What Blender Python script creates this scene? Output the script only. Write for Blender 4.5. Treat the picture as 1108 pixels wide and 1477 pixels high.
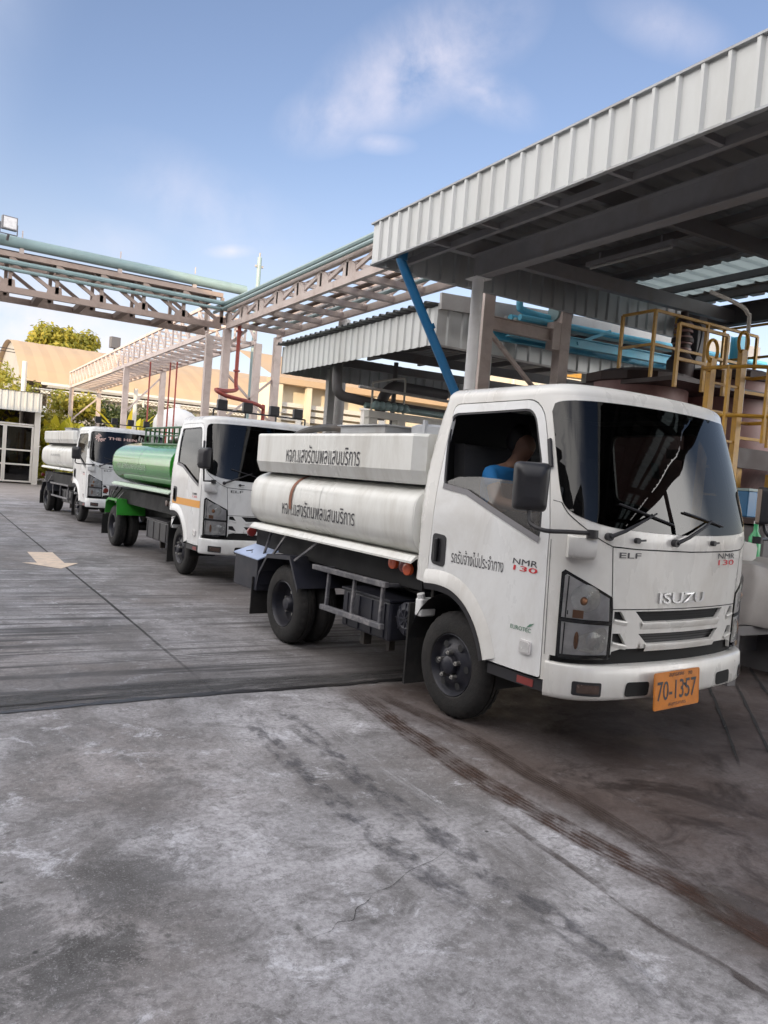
import bpy, bmesh, math, random
from math import radians as rad, sin, cos, pi, sqrt
from mathutils import Vector, Matrix, geometry
import mathutils

# ------------------------------------------------------------------ clean
for o in list(bpy.data.objects): bpy.data.objects.remove(o)
scene = bpy.context.scene
col = scene.collection

# ------------------------------------------------------------------ camera
cam_d = bpy.data.cameras.new('camera'); cam = bpy.data.objects.new('camera', cam_d); col.objects.link(cam)
cam_d.sensor_fit = 'VERTICAL'; cam_d.sensor_height = 36.0; cam_d.lens = 1119.0 / 1477.0 * 36.0
cam_d.clip_start = 0.05; cam_d.clip_end = 3000
RM = [[0.8588914, -0.0466053, -0.5100329], [-0.5059231, 0.0777079, -0.8590712], [0.0796709, 0.9958862, 0.0431640]]
m4 = Matrix([RM[0] + [0], RM[1] + [0], RM[2] + [1.69], [0, 0, 0, 1]])
cam.matrix_world = m4
scene.camera = cam

# ------------------------------------------------------------------ light
SUN_EL = 12.0
SUN_AZ = (-0.78, -0.62)                     # horizontal direction towards the sun
world = bpy.data.worlds.new('World'); scene.world = world; world.use_nodes = True
nt = world.node_tree; nt.nodes.clear()
def N(tree, typ, **kw):
    n = tree.nodes.new(typ)
    for k, v in kw.items():
        if k.startswith('i_'): n.inputs[k[2:].replace('_', ' ')].default_value = v
        else: setattr(n, k, v)
    return n
wo = N(nt, 'ShaderNodeOutputWorld'); bg = N(nt, 'ShaderNodeBackground')
sky = N(nt, 'ShaderNodeTexSky', sky_type='NISHITA', sun_disc=False, sun_elevation=rad(SUN_EL),
        sun_rotation=math.atan2(SUN_AZ[0], SUN_AZ[1]), air_density=1.0, dust_density=0.4, ozone_density=2.2)
SKY_STRENGTH = 0.15
tc = N(nt, 'ShaderNodeTexCoord')
# clouds: wisps painted on the sky itself, by direction
def wmath(op, a, b=None, c=None):
    n = N(nt, 'ShaderNodeMath', operation=op)
    for i, v in enumerate((a, b, c)):
        if v is None: continue
        if isinstance(v, (int, float)): n.inputs[i].default_value = v
        else: nt.links.new(v, n.inputs[i])
    return n.outputs[0]
def wisp(d, radius, squash, axis):
    d = Vector(d).normalized(); ax = Vector(axis); ax = (ax - d * ax.dot(d)).normalized(); bx = d.cross(ax)
    def dot(v):
        n = N(nt, 'ShaderNodeVectorMath', operation='DOT_PRODUCT'); nt.links.new(tc.outputs['Generated'], n.inputs[0]); n.inputs[1].default_value = v
        return n.outputs['Value']
    u = wmath('DIVIDE', dot(ax), radius); v = wmath('DIVIDE', dot(bx), radius * squash)
    r = wmath('SQRT', wmath('ADD', wmath('MULTIPLY', u, u), wmath('MULTIPLY', v, v)))
    s = wmath('GREATER_THAN', dot(d), 0.0)
    g = wmath('MAXIMUM', wmath('SUBTRACT', 1.0, r), 0.0)
    return wmath('MULTIPLY', g, s)
def pixdir(px, py):
    c = Vector(((px - 554) / 1119, -(py - 738.5) / 1119, -1)); return Matrix(RM) @ c
WISPS = [((600, 95), .16, .40, .95, (430, 190), (740, 40)), ((490, 165), .09, .5, .75, (420, 190), (560, 140)), ((690, 130), .09, .35, .8, (600, 90), (760, 170)),
         ((545, 205), .05, .3, .5, (500, 200), (590, 210)), ((335, 362), .04, .28, .8, (300, 362), (370, 360)), ((960, 40), .09, .35, .34, (900, 20), (1010, 60)),
         ((300, 300), .16, .4, .34, (180, 250), (420, 360)), ((40, 470), .22, .4, 1.2, (0, 470), (150, 480)), ((150, 350), .10, .4, .28, (60, 350), (250, 360))]
tot = None
for (c, r, sq, k, a, b) in WISPS:
    d = pixdir(*c); ax = pixdir(*b).normalized() - pixdir(*a).normalized()
    w = wmath('MULTIPLY', wisp(d, r, sq, ax), k)
    tot = w if tot is None else wmath('MAXIMUM', tot, w)
nz = N(nt, 'ShaderNodeTexNoise', i_Scale=7.5, i_Detail=9.0, i_Roughness=.60, i_Distortion=.25)
nt.links.new(tc.outputs['Generated'], nz.inputs['Vector'])
nz2 = N(nt, 'ShaderNodeTexNoise', i_Scale=2.2, i_Detail=7.0, i_Roughness=.6, i_Distortion=.4)
nt.links.new(tc.outputs['Generated'], nz2.inputs['Vector'])
wm = wmath('MULTIPLY', tot, wmath('MAXIMUM', wmath('MULTIPLY', wmath('SUBTRACT', nz.outputs['Fac'], .38), 3.6), 0.0))
wm = wmath('MULTIPLY', wmath('MINIMUM', wm, .80), .78)
# unseen broken bright cloud added on the left to fill the yard with light
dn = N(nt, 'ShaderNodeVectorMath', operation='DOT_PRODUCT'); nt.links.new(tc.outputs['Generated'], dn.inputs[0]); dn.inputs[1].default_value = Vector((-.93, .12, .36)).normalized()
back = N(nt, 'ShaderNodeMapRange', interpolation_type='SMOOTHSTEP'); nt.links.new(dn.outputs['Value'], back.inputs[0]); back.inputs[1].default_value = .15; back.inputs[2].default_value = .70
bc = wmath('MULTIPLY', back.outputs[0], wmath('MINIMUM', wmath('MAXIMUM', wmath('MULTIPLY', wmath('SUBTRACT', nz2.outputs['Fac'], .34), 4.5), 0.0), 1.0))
# pale veil near the horizon
sp = N(nt, 'ShaderNodeSeparateXYZ'); nt.links.new(tc.outputs['Generated'], sp.inputs[0])
hz = N(nt, 'ShaderNodeMapRange', interpolation_type='SMOOTHERSTEP'); nt.links.new(sp.outputs['Z'], hz.inputs[0]); hz.inputs[1].default_value = .42; hz.inputs[2].default_value = -.02; hz.inputs[3].default_value = 0; hz.inputs[4].default_value = .62
def wmix(fac, a, b):
    n = N(nt, 'ShaderNodeMix', data_type='RGBA'); nt.links.new(fac, n.inputs[0]); nt.links.new(a, n.inputs[6])
    if isinstance(b, tuple): n.inputs[7].default_value = b
    else: nt.links.new(b, n.inputs[7])
    return n.outputs[2]
CL = 3.3
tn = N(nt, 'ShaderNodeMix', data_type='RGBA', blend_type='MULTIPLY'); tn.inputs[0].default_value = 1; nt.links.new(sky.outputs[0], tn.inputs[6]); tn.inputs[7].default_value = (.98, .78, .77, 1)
c0 = wmix(hz.outputs[0], tn.outputs[2], (CL * .98, CL * 1.0, CL * 1.04, 1))
c1_ = wmix(wm, c0, (CL * 1.25, CL * 1.15, CL * 1.22, 1))
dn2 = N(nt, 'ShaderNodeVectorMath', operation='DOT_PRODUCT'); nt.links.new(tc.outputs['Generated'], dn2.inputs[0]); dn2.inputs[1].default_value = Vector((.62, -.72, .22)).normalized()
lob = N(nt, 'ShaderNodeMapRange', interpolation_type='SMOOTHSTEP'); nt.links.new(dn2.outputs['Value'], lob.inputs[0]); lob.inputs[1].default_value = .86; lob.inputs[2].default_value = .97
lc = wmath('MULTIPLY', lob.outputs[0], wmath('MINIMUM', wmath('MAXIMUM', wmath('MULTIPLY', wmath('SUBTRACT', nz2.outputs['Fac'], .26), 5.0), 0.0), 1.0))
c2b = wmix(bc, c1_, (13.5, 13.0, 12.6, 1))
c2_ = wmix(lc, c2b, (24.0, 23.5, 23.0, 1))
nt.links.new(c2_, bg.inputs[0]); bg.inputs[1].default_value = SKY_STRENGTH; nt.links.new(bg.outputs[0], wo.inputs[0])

sun_d = bpy.data.lights.new('sun', 'SUN'); sun_d.energy = 2.7; sun_d.angle = rad(0.5); sun_d.color = (1.0, .78, .50)
sun = bpy.data.objects.new('sun', sun_d); col.objects.link(sun)
hv = Vector((SUN_AZ[0], SUN_AZ[1], 0)).normalized()
sv = Vector((hv.x * cos(rad(SUN_EL)), hv.y * cos(rad(SUN_EL)), sin(rad(SUN_EL))))
sun.rotation_euler = sv.to_track_quat('Z', 'Y').to_euler(); sun.location = (-20, -20, 30)

vs = scene.view_settings; vs.view_transform = 'Standard'; vs.look = 'None'; vs.exposure = 0.88; vs.gamma = 1.0; vs.use_curve_mapping = False
scene.render.engine = 'CYCLES'
scene.cycles.max_bounces = 8; scene.cycles.transparent_max_bounces = 16; scene.cycles.use_denoising = True
scene.cycles.sample_clamp_indirect = 6.0

# ------------------------------------------------------------------ helpers
def catmull(P, n=8):
    out = []
    for i in range(len(P) - 1):
        p0 = P[max(i - 1, 0)]; p1 = P[i]; p2 = P[i + 1]; p3 = P[min(i + 2, len(P) - 1)]
        for k in range(n):
            t = k / n
            out.append(tuple(.5 * (2 * b + (c - a) * t + (2 * a - 5 * b + 4 * c - d) * t * t + (-a + 3 * b - 3 * c + d) * t ** 3) for a, b, c, d in zip(p0, p1, p2, p3)))
    out.append(tuple(P[-1])); return out

def frame(d):
    d = Vector(d).normalized()
    u = Vector((0, 0, 1)) if abs(d.z) < .95 else Vector((0, 1, 0))
    a = u.cross(d).normalized(); b = d.cross(a)
    return d, a, b

def poly_offset_round(P, r, n=5):
    """round the corners of a 2-D polygon; r is a number or one per corner"""
    out = []; L = len(P)
    for i in range(L):
        p = Vector(P[i]); a = Vector(P[i - 1]); b = Vector(P[(i + 1) % L])
        rr = r[i] if isinstance(r, (list, tuple)) else r
        da = (a - p); db = (b - p); la, lb = da.length, db.length
        if rr <= 1e-5 or la < 1e-6 or lb < 1e-6: out.append(tuple(p)); continue
        k = min(rr, la * .48, lb * .48); q0 = p + da * (k / la); q1 = p + db * (k / lb)
        for j in range(n + 1):
            t = j / n; out.append(tuple((1 - t) ** 2 * q0 + 2 * t * (1 - t) * p + t * t * q1))
    return out

def inside(P, x, y):
    c = False; j = len(P) - 1
    for i in range(len(P)):
        xi, yi = P[i]; xj, yj = P[j]
        if (yi > y) != (yj > y) and x < (xj - xi) * (y - yi) / (yj - yi) + xi: c = not c
        j = i
    return c

def resample(P, step):
    out = []
    for i in range(len(P)):
        a = P[i]; b = P[(i + 1) % len(P)]; L = math.dist(a, b)
        if L < 1e-6: continue
        n = max(1, int(math.ceil(L / step)))
        for k in range(n): out.append((a[0] + (b[0] - a[0]) * k / n, a[1] + (b[1] - a[1]) * k / n))
    return out

class MB:
    def __init__(s): s.v = []; s.f = []; s.m = []; s.s = []; s.g = []
    def add(s, vs_, fs, mat=0, smooth=False):
        o = len(s.v); s.g.append((o, len(s.f))); s.v += [tuple(v) for v in vs_]
        for f in fs: s.f.append([i + o for i in f]); s.m.append(mat); s.s.append(smooth)
        return s
    def box(s, x0, x1, y0, y1, z0, z1, mat=0):
        v = [(x, y, z) for z in (z0, z1) for y in (y0, y1) for x in (x0, x1)]
        return s.add(v, [(0, 2, 3, 1), (4, 5, 7, 6), (0, 1, 5, 4), (2, 6, 7, 3), (0, 4, 6, 2), (1, 3, 7, 5)], mat)
    def bar(s, p, q, w, h=None, mat=0, up=None):
        h = h or w; p = Vector(p); q = Vector(q); d, a, b = frame(q - p)
        if up is not None:
            b = Vector(up); b = (b - d * b.dot(d)).normalized(); a = b.cross(d)
        v = [c + a * (i * w / 2) + b * (j * h / 2) for c in (p, q) for j in (-1, 1) for i in (-1, 1)]
        return s.add(v, [(0, 1, 3, 2), (4, 6, 7, 5), (0, 4, 5, 1), (1, 5, 7, 3), (3, 7, 6, 2), (2, 6, 4, 0)], mat)
    def ibeam(s, p, q, w, h, t=.012, mat=0):
        up = Vector((0, 0, 1)); p = Vector(p); q = Vector(q)
        d = (q - p).normalized()
        if abs(d.z) > .9: up = Vector((0, 1, 0))
        s.bar(p + up * (h / 2 - t / 2), q + up * (h / 2 - t / 2), w, t, mat, up); s.bar(p - up * (h / 2 - t / 2), q - up * (h / 2 - t / 2), w, t, mat, up)
        return s.bar(p, q, t, h - 2 * t, mat, up)
    def tube(s, pts, r, n=10, mat=0, cap=True, closed=False):
        P = [Vector(p) for p in pts]; L = len(P); rings = []
        prev = None
        for i in range(L):
            if closed: d = P[(i + 1) % L] - P[i - 1]
            else: d = (P[min(i + 1, L - 1)] - P[max(i - 1, 0)])
            d.normalize()
            if prev is None: _, a, b = frame(d)
            else:
                a = prev - d * prev.dot(d)
                a = a.normalized() if a.length > 1e-4 else frame(d)[1]; b = d.cross(a)
            prev = a
            rr = r[i] if isinstance(r, (list, tuple)) else r
            rings.append([P[i] + a * (cos(2 * pi * k / n) * rr) + b * (sin(2 * pi * k / n) * rr) for k in range(n)])
        v = [x for R_ in rings for x in R_]; f = []
        for i in range(L if closed else L - 1):
            for k in range(n):
                j = (i + 1) % L
                f.append((i * n + k, i * n + (k + 1) % n, j * n + (k + 1) % n, j * n + k))
        s.add(v, f, mat, True)
        if cap and not closed:
            s.add(rings[0], [tuple(range(n - 1, -1, -1))], mat); s.add(rings[-1], [tuple(range(n))], mat)
        return s
    def cyl(s, p, q, r, n=16, mat=0): return s.tube([p, q], r, n, mat)
    def lathe(s, prof, o, axis, n=32, mat=0, smooth=True, wob=None, caps=False):
        """prof: (distance along axis, radius)"""
        o = Vector(o); d, a, b = frame(axis); v = []; f = []
        for i, (h, r) in enumerate(prof):
            for k in range(n):
                rr = r + (wob(i, k) if wob else 0)
                v.append(o + d * h + a * (cos(2 * pi * k / n) * rr) + b * (sin(2 * pi * k / n) * rr))
        for i in range(len(prof) - 1):
            for k in range(n): f.append((i * n + k, i * n + (k + 1) % n, (i + 1) * n + (k + 1) % n, (i + 1) * n + k))
        s.add(v, f, mat, smooth)
        if caps:
            s.add(v[:n], [tuple(range(n - 1, -1, -1))], mat); s.add(v[-n:], [tuple(range(n))], mat)
        return s
    def prism(s, P, fn, t0, t1, mat=0, smooth_side=False):
        """P 2-D polygon, fn(a, b, t) -> point"""
        n = len(P); v = [fn(a, b, t0) for a, b in P] + [fn(a, b, t1) for a, b in P]
        s.add(v, [tuple(range(n - 1, -1, -1)), tuple(range(n, 2 * n))], mat)
        return s.add(v, [(i, (i + 1) % n, n + (i + 1) % n, n + i) for i in range(n)], mat, smooth_side)
    def loft(s, rings, mat=0, smooth=True, close=True, caps=True):
        n = len(rings[0]); v = [p for r in rings for p in r]; f = []
        for i in range(len(rings) - 1):
            for k in range(n if close else n - 1): f.append((i * n + k, i * n + (k + 1) % n, (i + 1) * n + (k + 1) % n, (i + 1) * n + k))
        s.add(v, f, mat, smooth)
        if caps: s.add(rings[0], [tuple(range(n - 1, -1, -1))], mat); s.add(rings[-1], [tuple(range(n))], mat)
        return s
    def panel(s, outline, holes, fn, step=.06, mat=0, depth=0.0, smooth=True, grid=True, rim_mat=None):
        """triangulated sheet: outline and holes in 2-D, fn(u, v, t) -> point; depth > 0 adds a rim running inwards along every edge"""
        loops = [resample(P, step) for P in [outline] + list(holes)]
        pts = []; edges = []
        for L in loops:
            o = len(pts); pts += L; edges += [(o + i, o + (i + 1) % len(L)) for i in range(len(L))]
        if grid:
            xs = [p[0] for p in loops[0]]; ys = [p[1] for p in loops[0]]
            nx = int((max(xs) - min(xs)) / step) + 1; ny = int((max(ys) - min(ys)) / step) + 1
            bp = pts[:]
            for i in range(1, nx):
                for j in range(1, ny):
                    x = min(xs) + i * step + (step * .5 if j % 2 else 0); y = min(ys) + j * step
                    if inside(loops[0], x, y) and not any(inside(h, x, y) for h in loops[1:]) and min((x - a) ** 2 + (y - b) ** 2 for a, b in bp) > (step * .45) ** 2: pts.append((x, y))
        r = geometry.delaunay_2d_cdt([Vector(p) for p in pts], edges, [], 0, 1e-6)
        vo, fo = r[0], r[2]; keep = []
        for f in fo:
            cx = sum(vo[i].x for i in f) / len(f); cy = sum(vo[i].y for i in f) / len(f)
            if inside(loops[0], cx, cy) and not any(inside(h, cx, cy) for h in loops[1:]): keep.append(tuple(f))
        s.add([fn(v.x, v.y, 0) for v in vo], keep, mat, smooth)
        if depth:
            for L in loops:
                n = len(L); v = [fn(a, b, 0) for a, b in L] + [fn(a, b, -depth) for a, b in L]
                s.add(v, [(i, (i + 1) % n, n + (i + 1) % n, n + i) for i in range(n)], mat if rim_mat is None else rim_mat, False)
        return s
    def build_each(s, name, mats, parent=None, origin=None, **k):
        """one object for every primitive added"""
        starts = s.g + [(len(s.v), len(s.f))]; out = []
        for (v0, f0), (v1, f1) in zip(starts, starts[1:]):
            m_ = MB(); m_.v = s.v[v0:v1]; m_.f = [[i - v0 for i in f] for f in s.f[f0:f1]]; m_.m = s.m[f0:f1]; m_.s = s.s[f0:f1]; m_.g = [(0, 0)]
            out.append(m_.build(name, mats, parent, **k))
        return out
    def build(s, name, mats, parent=None, sharp=35, bevel=0, merge=0, recalc=True, segs=2):
        me = bpy.data.meshes.new(name); me.from_pydata(s.v, [], s.f)
        if not isinstance(mats, (list, tuple)): mats = [mats]
        for m in mats: me.materials.append(m)
        me.polygons.foreach_set('material_index', s.m); me.polygons.foreach_set('use_smooth', s.s)
        if merge or recalc:
            bm = bmesh.new(); bm.from_mesh(me)
            if merge: bmesh.ops.remove_doubles(bm, verts=bm.verts, dist=merge)
            if recalc: bmesh.ops.recalc_face_normals(bm, faces=bm.faces)
            bm.to_mesh(me); bm.free()
        if any(s.s): me.set_sharp_from_angle(angle=rad(sharp))
        me.update()
        o = bpy.data.objects.new(name, me); col.objects.link(o)
        if parent is not None: o.parent = parent
        if bevel:
            b = o.modifiers.new('bevel', 'BEVEL'); b.width = bevel; b.segments = segs; b.limit_method = 'ANGLE'; b.angle_limit = rad(50)
        return o

def tag(o, label, cat=None, group=None, kind=None):
    if label: o['label'] = label
    if cat: o['category'] = cat
    if group: o['group'] = group
    if kind: o['kind'] = kind
    return o
def thing(name, label, cat, loc=(0, 0, 0), rz=0, group=None):
    o = bpy.data.objects.new(name, None); col.objects.link(o); o.location = loc; o.rotation_euler = (0, 0, rz); o.empty_display_size = .3
    return tag(o, label, cat, group)
def copy_tree(o, loc=None, rz=None, label=None):
    c = o.copy(); col.objects.link(c)
    if loc is not None: c.location = loc
    if rz is not None: c.rotation_euler = (0, 0, rz)
    if label: c['label'] = label
    for ch in list(o.children):
        d = ch.copy(); col.objects.link(d); d.parent = c
        for g in list(ch.children):
            e = g.copy(); col.objects.link(e); e.parent = d
    return c

_font_cache = {}
def glyphs(text, bold=0.0):
    """2-D triangles of a word, normalised to width 1 x height 1"""
    k = (text, bold)
    if k in _font_cache: return _font_cache[k]
    cu = bpy.data.curves.new('lettering', 'FONT'); cu.body = text; cu.resolution_u = 3; cu.offset = bold
    ob = bpy.data.objects.new('lettering', cu); col.objects.link(ob)
    dg = bpy.context.evaluated_depsgraph_get(); ev = ob.evaluated_get(dg); me = ev.to_mesh()
    V = [(v.co.x, v.co.y) for v in me.vertices]; F = [tuple(p.vertices) for p in me.polygons]
    ev.to_mesh_clear(); bpy.data.objects.remove(ob); bpy.data.curves.remove(cu)
    if not V: V = [(0, 0), (1, 1)]; F = []
    x0 = min(a for a, b in V); x1 = max(a for a, b in V); y0 = min(b for a, b in V); y1 = max(b for a, b in V)
    V = [((a - x0) / (x1 - x0 + 1e-9), (b - y0) / (y1 - y0 + 1e-9)) for a, b in V]
    _font_cache[k] = (V, F); return V, F
def text_on(mb, text, fn, u0, u1, v0, v1, mat=0, bold=0.0, shear=0.0):
    V, F = glyphs(text, bold)
    mb.add([fn(u0 + (u1 - u0) * (a + shear * b), v0 + (v1 - v0) * b) for a, b in V], F, mat)
    return mb

# ------------------------------------------------------------------ materials
M = {}
def mat(name, c, rough=.5, metal=0.0, var=.0, vscale=3.0, dirt=None, dirt_amt=0.0, dscale=1.5, bump=0.0, bscale=40, coat=0.0, coords='Object', stretch=(1, 1, 1), spec=.5):
    m = bpy.data.materials.new(name); m.use_nodes = True; t = m.node_tree; t.nodes.clear()
    out = N(t, 'ShaderNodeOutputMaterial'); b = N(t, 'ShaderNodeBsdfPrincipled'); t.links.new(b.outputs[0], out.inputs[0])
    b.inputs['Roughness'].default_value = rough; b.inputs['Metallic'].default_value = metal; b.inputs['Base Color'].default_value = (*c, 1)
    b.inputs['Coat Weight'].default_value = coat; b.inputs['Coat Roughness'].default_value = .08; b.inputs['Specular IOR Level'].default_value = spec
    tcx = N(t, 'ShaderNodeTexCoord'); mp = N(t, 'ShaderNodeMapping'); mp.inputs['Scale'].default_value = stretch; t.links.new(tcx.outputs[coords], mp.inputs[0])
    cur = None
    if var:
        n = N(t, 'ShaderNodeTexNoise', i_Scale=vscale, i_Detail=6.0, i_Roughness=.6); t.links.new(mp.outputs[0], n.inputs['Vector'])
        r = N(t, 'ShaderNodeMapRange'); t.links.new(n.outputs['Fac'], r.inputs[0]); r.inputs[1].default_value = .3; r.inputs[2].default_value = .7; r.inputs[3].default_value = 1 - var; r.inputs[4].default_value = 1 + var
        h = N(t, 'ShaderNodeHueSaturation'); h.inputs['Color'].default_value = (*c, 1); t.links.new(r.outputs[0], h.inputs['Value']); cur = h.outputs[0]
        rr = N(t, 'ShaderNodeMapRange'); t.links.new(n.outputs['Fac'], rr.inputs[0]); rr.inputs[1].default_value = .3; rr.inputs[2].default_value = .7; rr.inputs[3].default_value = max(.02, rough - .1); rr.inputs[4].default_value = min(1, rough + .12)
        t.links.new(rr.outputs[0], b.inputs['Roughness'])
    if dirt:
        n = N(t, 'ShaderNodeTexNoise', i_Scale=dscale, i_Detail=9.0, i_Roughness=.68, i_Distortion=.5); t.links.new(mp.outputs[0], n.inputs['Vector'])
        r = N(t, 'ShaderNodeMapRange', interpolation_type='SMOOTHSTEP'); t.links.new(n.outputs['Fac'], r.inputs[0]); r.inputs[1].default_value = .42; r.inputs[2].default_value = .72; r.inputs[4].default_value = dirt_amt
        x = N(t, 'ShaderNodeMix', data_type='RGBA'); t.links.new(r.outputs[0], x.inputs[0])
        if cur: t.links.new(cur, x.inputs[6])
        else: x.inputs[6].default_value = (*c, 1)
        x.inputs[7].default_value = (*dirt, 1); cur = x.outputs[2]
    if cur: t.links.new(cur, b.inputs['Base Color'])
    if bump:
        n = N(t, 'ShaderNodeTexNoise', i_Scale=bscale, i_Detail=5.0, i_Roughness=.6); t.links.new(mp.outputs[0], n.inputs['Vector'])
        bp = N(t, 'ShaderNodeBump', i_Strength=bump, i_Distance=.02); t.links.new(n.outputs['Fac'], bp.inputs['Height']); t.links.new(bp.outputs[0], b.inputs['Normal'])
    M[name] = m; return m
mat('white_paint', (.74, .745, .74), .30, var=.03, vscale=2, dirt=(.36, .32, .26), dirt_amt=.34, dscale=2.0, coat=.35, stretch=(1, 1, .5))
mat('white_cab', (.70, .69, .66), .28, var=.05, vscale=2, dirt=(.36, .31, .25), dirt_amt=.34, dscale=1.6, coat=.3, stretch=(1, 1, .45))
mat('white_plain', (.78, .78, .77), .4, var=.04)
mat('tank_white', (.70, .70, .665), .33, var=.05, vscale=1.5, dirt=(.30, .26, .20), dirt_amt=.40, dscale=3.0, coat=.2, stretch=(1, 1, .22))
mat('tank_grey', (.40, .41, .43), .45, var=.08)
mat('tank_green', (.014, .24, .008), .12, var=.06, coat=.6, dirt=(.03, .12, .02), dirt_amt=.3)
mat('green_dark', (.012, .085, .02), .4, var=.1)
mat('green_paint', (.035, .30, .03), .35, var=.08, dirt=(.05, .06, .03), dirt_amt=.4)
mat('black_plastic', (.018, .018, .022), .45, var=.2, dirt=(.07, .06, .05), dirt_amt=.25)
mat('black_gloss', (.008, .008, .009), .12)
mat('rubber', (.012, .0115, .0115), .85, var=.2, vscale=8, dirt=(.05, .04, .034), dirt_amt=.3, dscale=5, bump=.25, bscale=60)
mat('rim_steel', (.018, .019, .028), .42, metal=.2, var=.2, dirt=(.06, .05, .045), dirt_amt=.35, dscale=6)
mat('nut_steel', (.45, .44, .42), .35, metal=.9, var=.1)
mat('chassis', (.005, .005, .006), .75, var=.3, dirt=(.014, .012, .011), dirt_amt=.4, dscale=4)
mat('dark_blue_steel', (.016, .017, .027), .5, var=.2, dirt=(.06, .055, .05), dirt_amt=.3, dscale=5)
mat('worn_bar', (.09, .09, .10), .5, var=.3, dirt=(.35, .33, .32), dirt_amt=.7, dscale=9)
mat('pale_blue_lid', (.36, .44, .62), .4, var=.1, dirt=(.2, .2, .24), dirt_amt=.3)
mat('interior', (.022, .022, .023), .9)
mat('seat_cloth', (.05, .05, .055), .95, bump=.2)
mat('seat_pale', (.34, .34, .33), .9)
mat('gap', (.01, .01, .01), .9)
mat('chrome', (.62, .62, .63), .32, metal=1.0)
mat('lens_orange', (.75, .13, .045), .25, coat=.5)
mat('lens_red', (.22, .03, .025), .3, coat=.5)
mat('amber_inner', (.30, .14, .07), .35, metal=.4)
mat('lens_dark', (.10, .07, .06), .2, metal=.3, var=.3, vscale=15)
mat('reflector', (.82, .81, .79), .2, metal=.55, var=.15, vscale=14, bump=.3, bscale=25)
mat('lamp_grey', (.66, .64, .64), .3, metal=.0, var=.2, vscale=10)
mat('letter_dark', (.05, .048, .055), .6)
mat('letter_faded', (.16, .155, .16), .6, var=.3, vscale=30)
mat('letter_red', (.55, .03, .04), .5)
mat('letter_green', (.10, .22, .15), .5)
mat('letter_pale', (.42, .52, .42), .5, var=.2, vscale=20)
mat('letter_pink', (.60, .40, .36), .5)
mat('plate_orange', (.62, .20, .015), .4, var=.12, vscale=8, dirt=(.3, .12, .05), dirt_amt=.4, dscale=10)
mat('orange_tape', (.75, .33, .04), .4)
mat('strap_brown', (.26, .105, .06), .7, var=.2, vscale=12)
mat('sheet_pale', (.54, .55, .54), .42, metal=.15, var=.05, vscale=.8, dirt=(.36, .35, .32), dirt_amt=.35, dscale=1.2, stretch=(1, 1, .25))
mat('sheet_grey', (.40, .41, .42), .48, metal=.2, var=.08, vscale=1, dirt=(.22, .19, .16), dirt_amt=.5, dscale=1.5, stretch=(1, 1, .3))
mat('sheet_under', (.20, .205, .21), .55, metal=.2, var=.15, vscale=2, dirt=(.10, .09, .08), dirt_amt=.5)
mat('steel_grey', (.21, .205, .215), .55, var=.12, dirt=(.16, .13, .11), dirt_amt=.4)
mat('steel_dull', (.11, .105, .11), .6, var=.15, dirt=(.10, .07, .055), dirt_amt=.5)
mat('column_paint', (.66, .65, .65), .45, var=.05, dirt=(.32, .28, .25), dirt_amt=.3)
mat('rack_paint', (.54, .45, .41), .55, var=.07, vscale=2, dirt=(.27, .18, .14), dirt_amt=.5, dscale=2.2)
mat('rack_brown', (.13, .085, .065), .7, var=.2)
mat('pipe_teal', (.26, .355, .355), .45, var=.07, dirt=(.20, .22, .2), dirt_amt=.3)
mat('pipe_grey', (.36, .35, .34), .5, var=.1, dirt=(.22, .17, .14), dirt_amt=.4)
mat('pipe_red', (.30, .055, .04), .45, var=.12)
mat('pipe_blue', (.012, .13, .30), .35, var=.12, dirt=(.05, .14, .24), dirt_amt=.4)
mat('steel_blue', (.12, .46, .62), .5, var=.12, dirt=(.14, .28, .36), dirt_amt=.4)
mat('yellow_paint', (.50, .265, .022), .5, var=.14, dirt=(.18, .09, .03), dirt_amt=.6, dscale=4)
mat('reactor_brown', (.30, .165, .155), .5, var=.12, dirt=(.07, .035, .03), dirt_amt=.6, dscale=1.6)
mat('reactor_dark', (.04, .022, .02), .6, var=.2)
mat('cream_wall', (.66, .58, .44), .8, var=.06, vscale=.7, dirt=(.40, .34, .27), dirt_amt=.3, dscale=.5)
mat('roof_cream', (.46, .32, .195), .6, var=.05, vscale=.4, dirt=(.42, .34, .25), dirt_amt=.35, dscale=.3)
mat('wall_grey', (.34, .32, .29), .8, var=.1, dirt=(.2, .18, .15), dirt_amt=.3)
mat('slat_white', (.60, .57, .52), .6, var=.05)
mat('door_dark', (.05, .04, .04), .5, var=.3, vscale=2)
mat('door_teal', (.05, .17, .15), .6)
mat('bark', (.13, .10, .075), .9, var=.25, vscale=6)
mat('skin', (.34, .19, .13), .6)
mat('shirt_blue', (.02, .20, .52), .8, var=.1)
mat('hair', (.012, .010, .010), .6)
mat('trousers', (.03, .03, .04), .9)
mat('hose_black', (.03, .026, .024), .6, var=.2, dirt=(.12, .08, .05), dirt_amt=.5)
mat('tarp_grey', (.27, .25, .24), .6, var=.15, vscale=4)
mat('bottle_green', (.03, .32, .12), .3)
mat('marking', (.70, .56, .44), .7, var=.12, vscale=5, dirt=(.36, .33, .3), dirt_amt=.5, dscale=9)
mat('sticker_green', (.18, .28, .26), .5)
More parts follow.
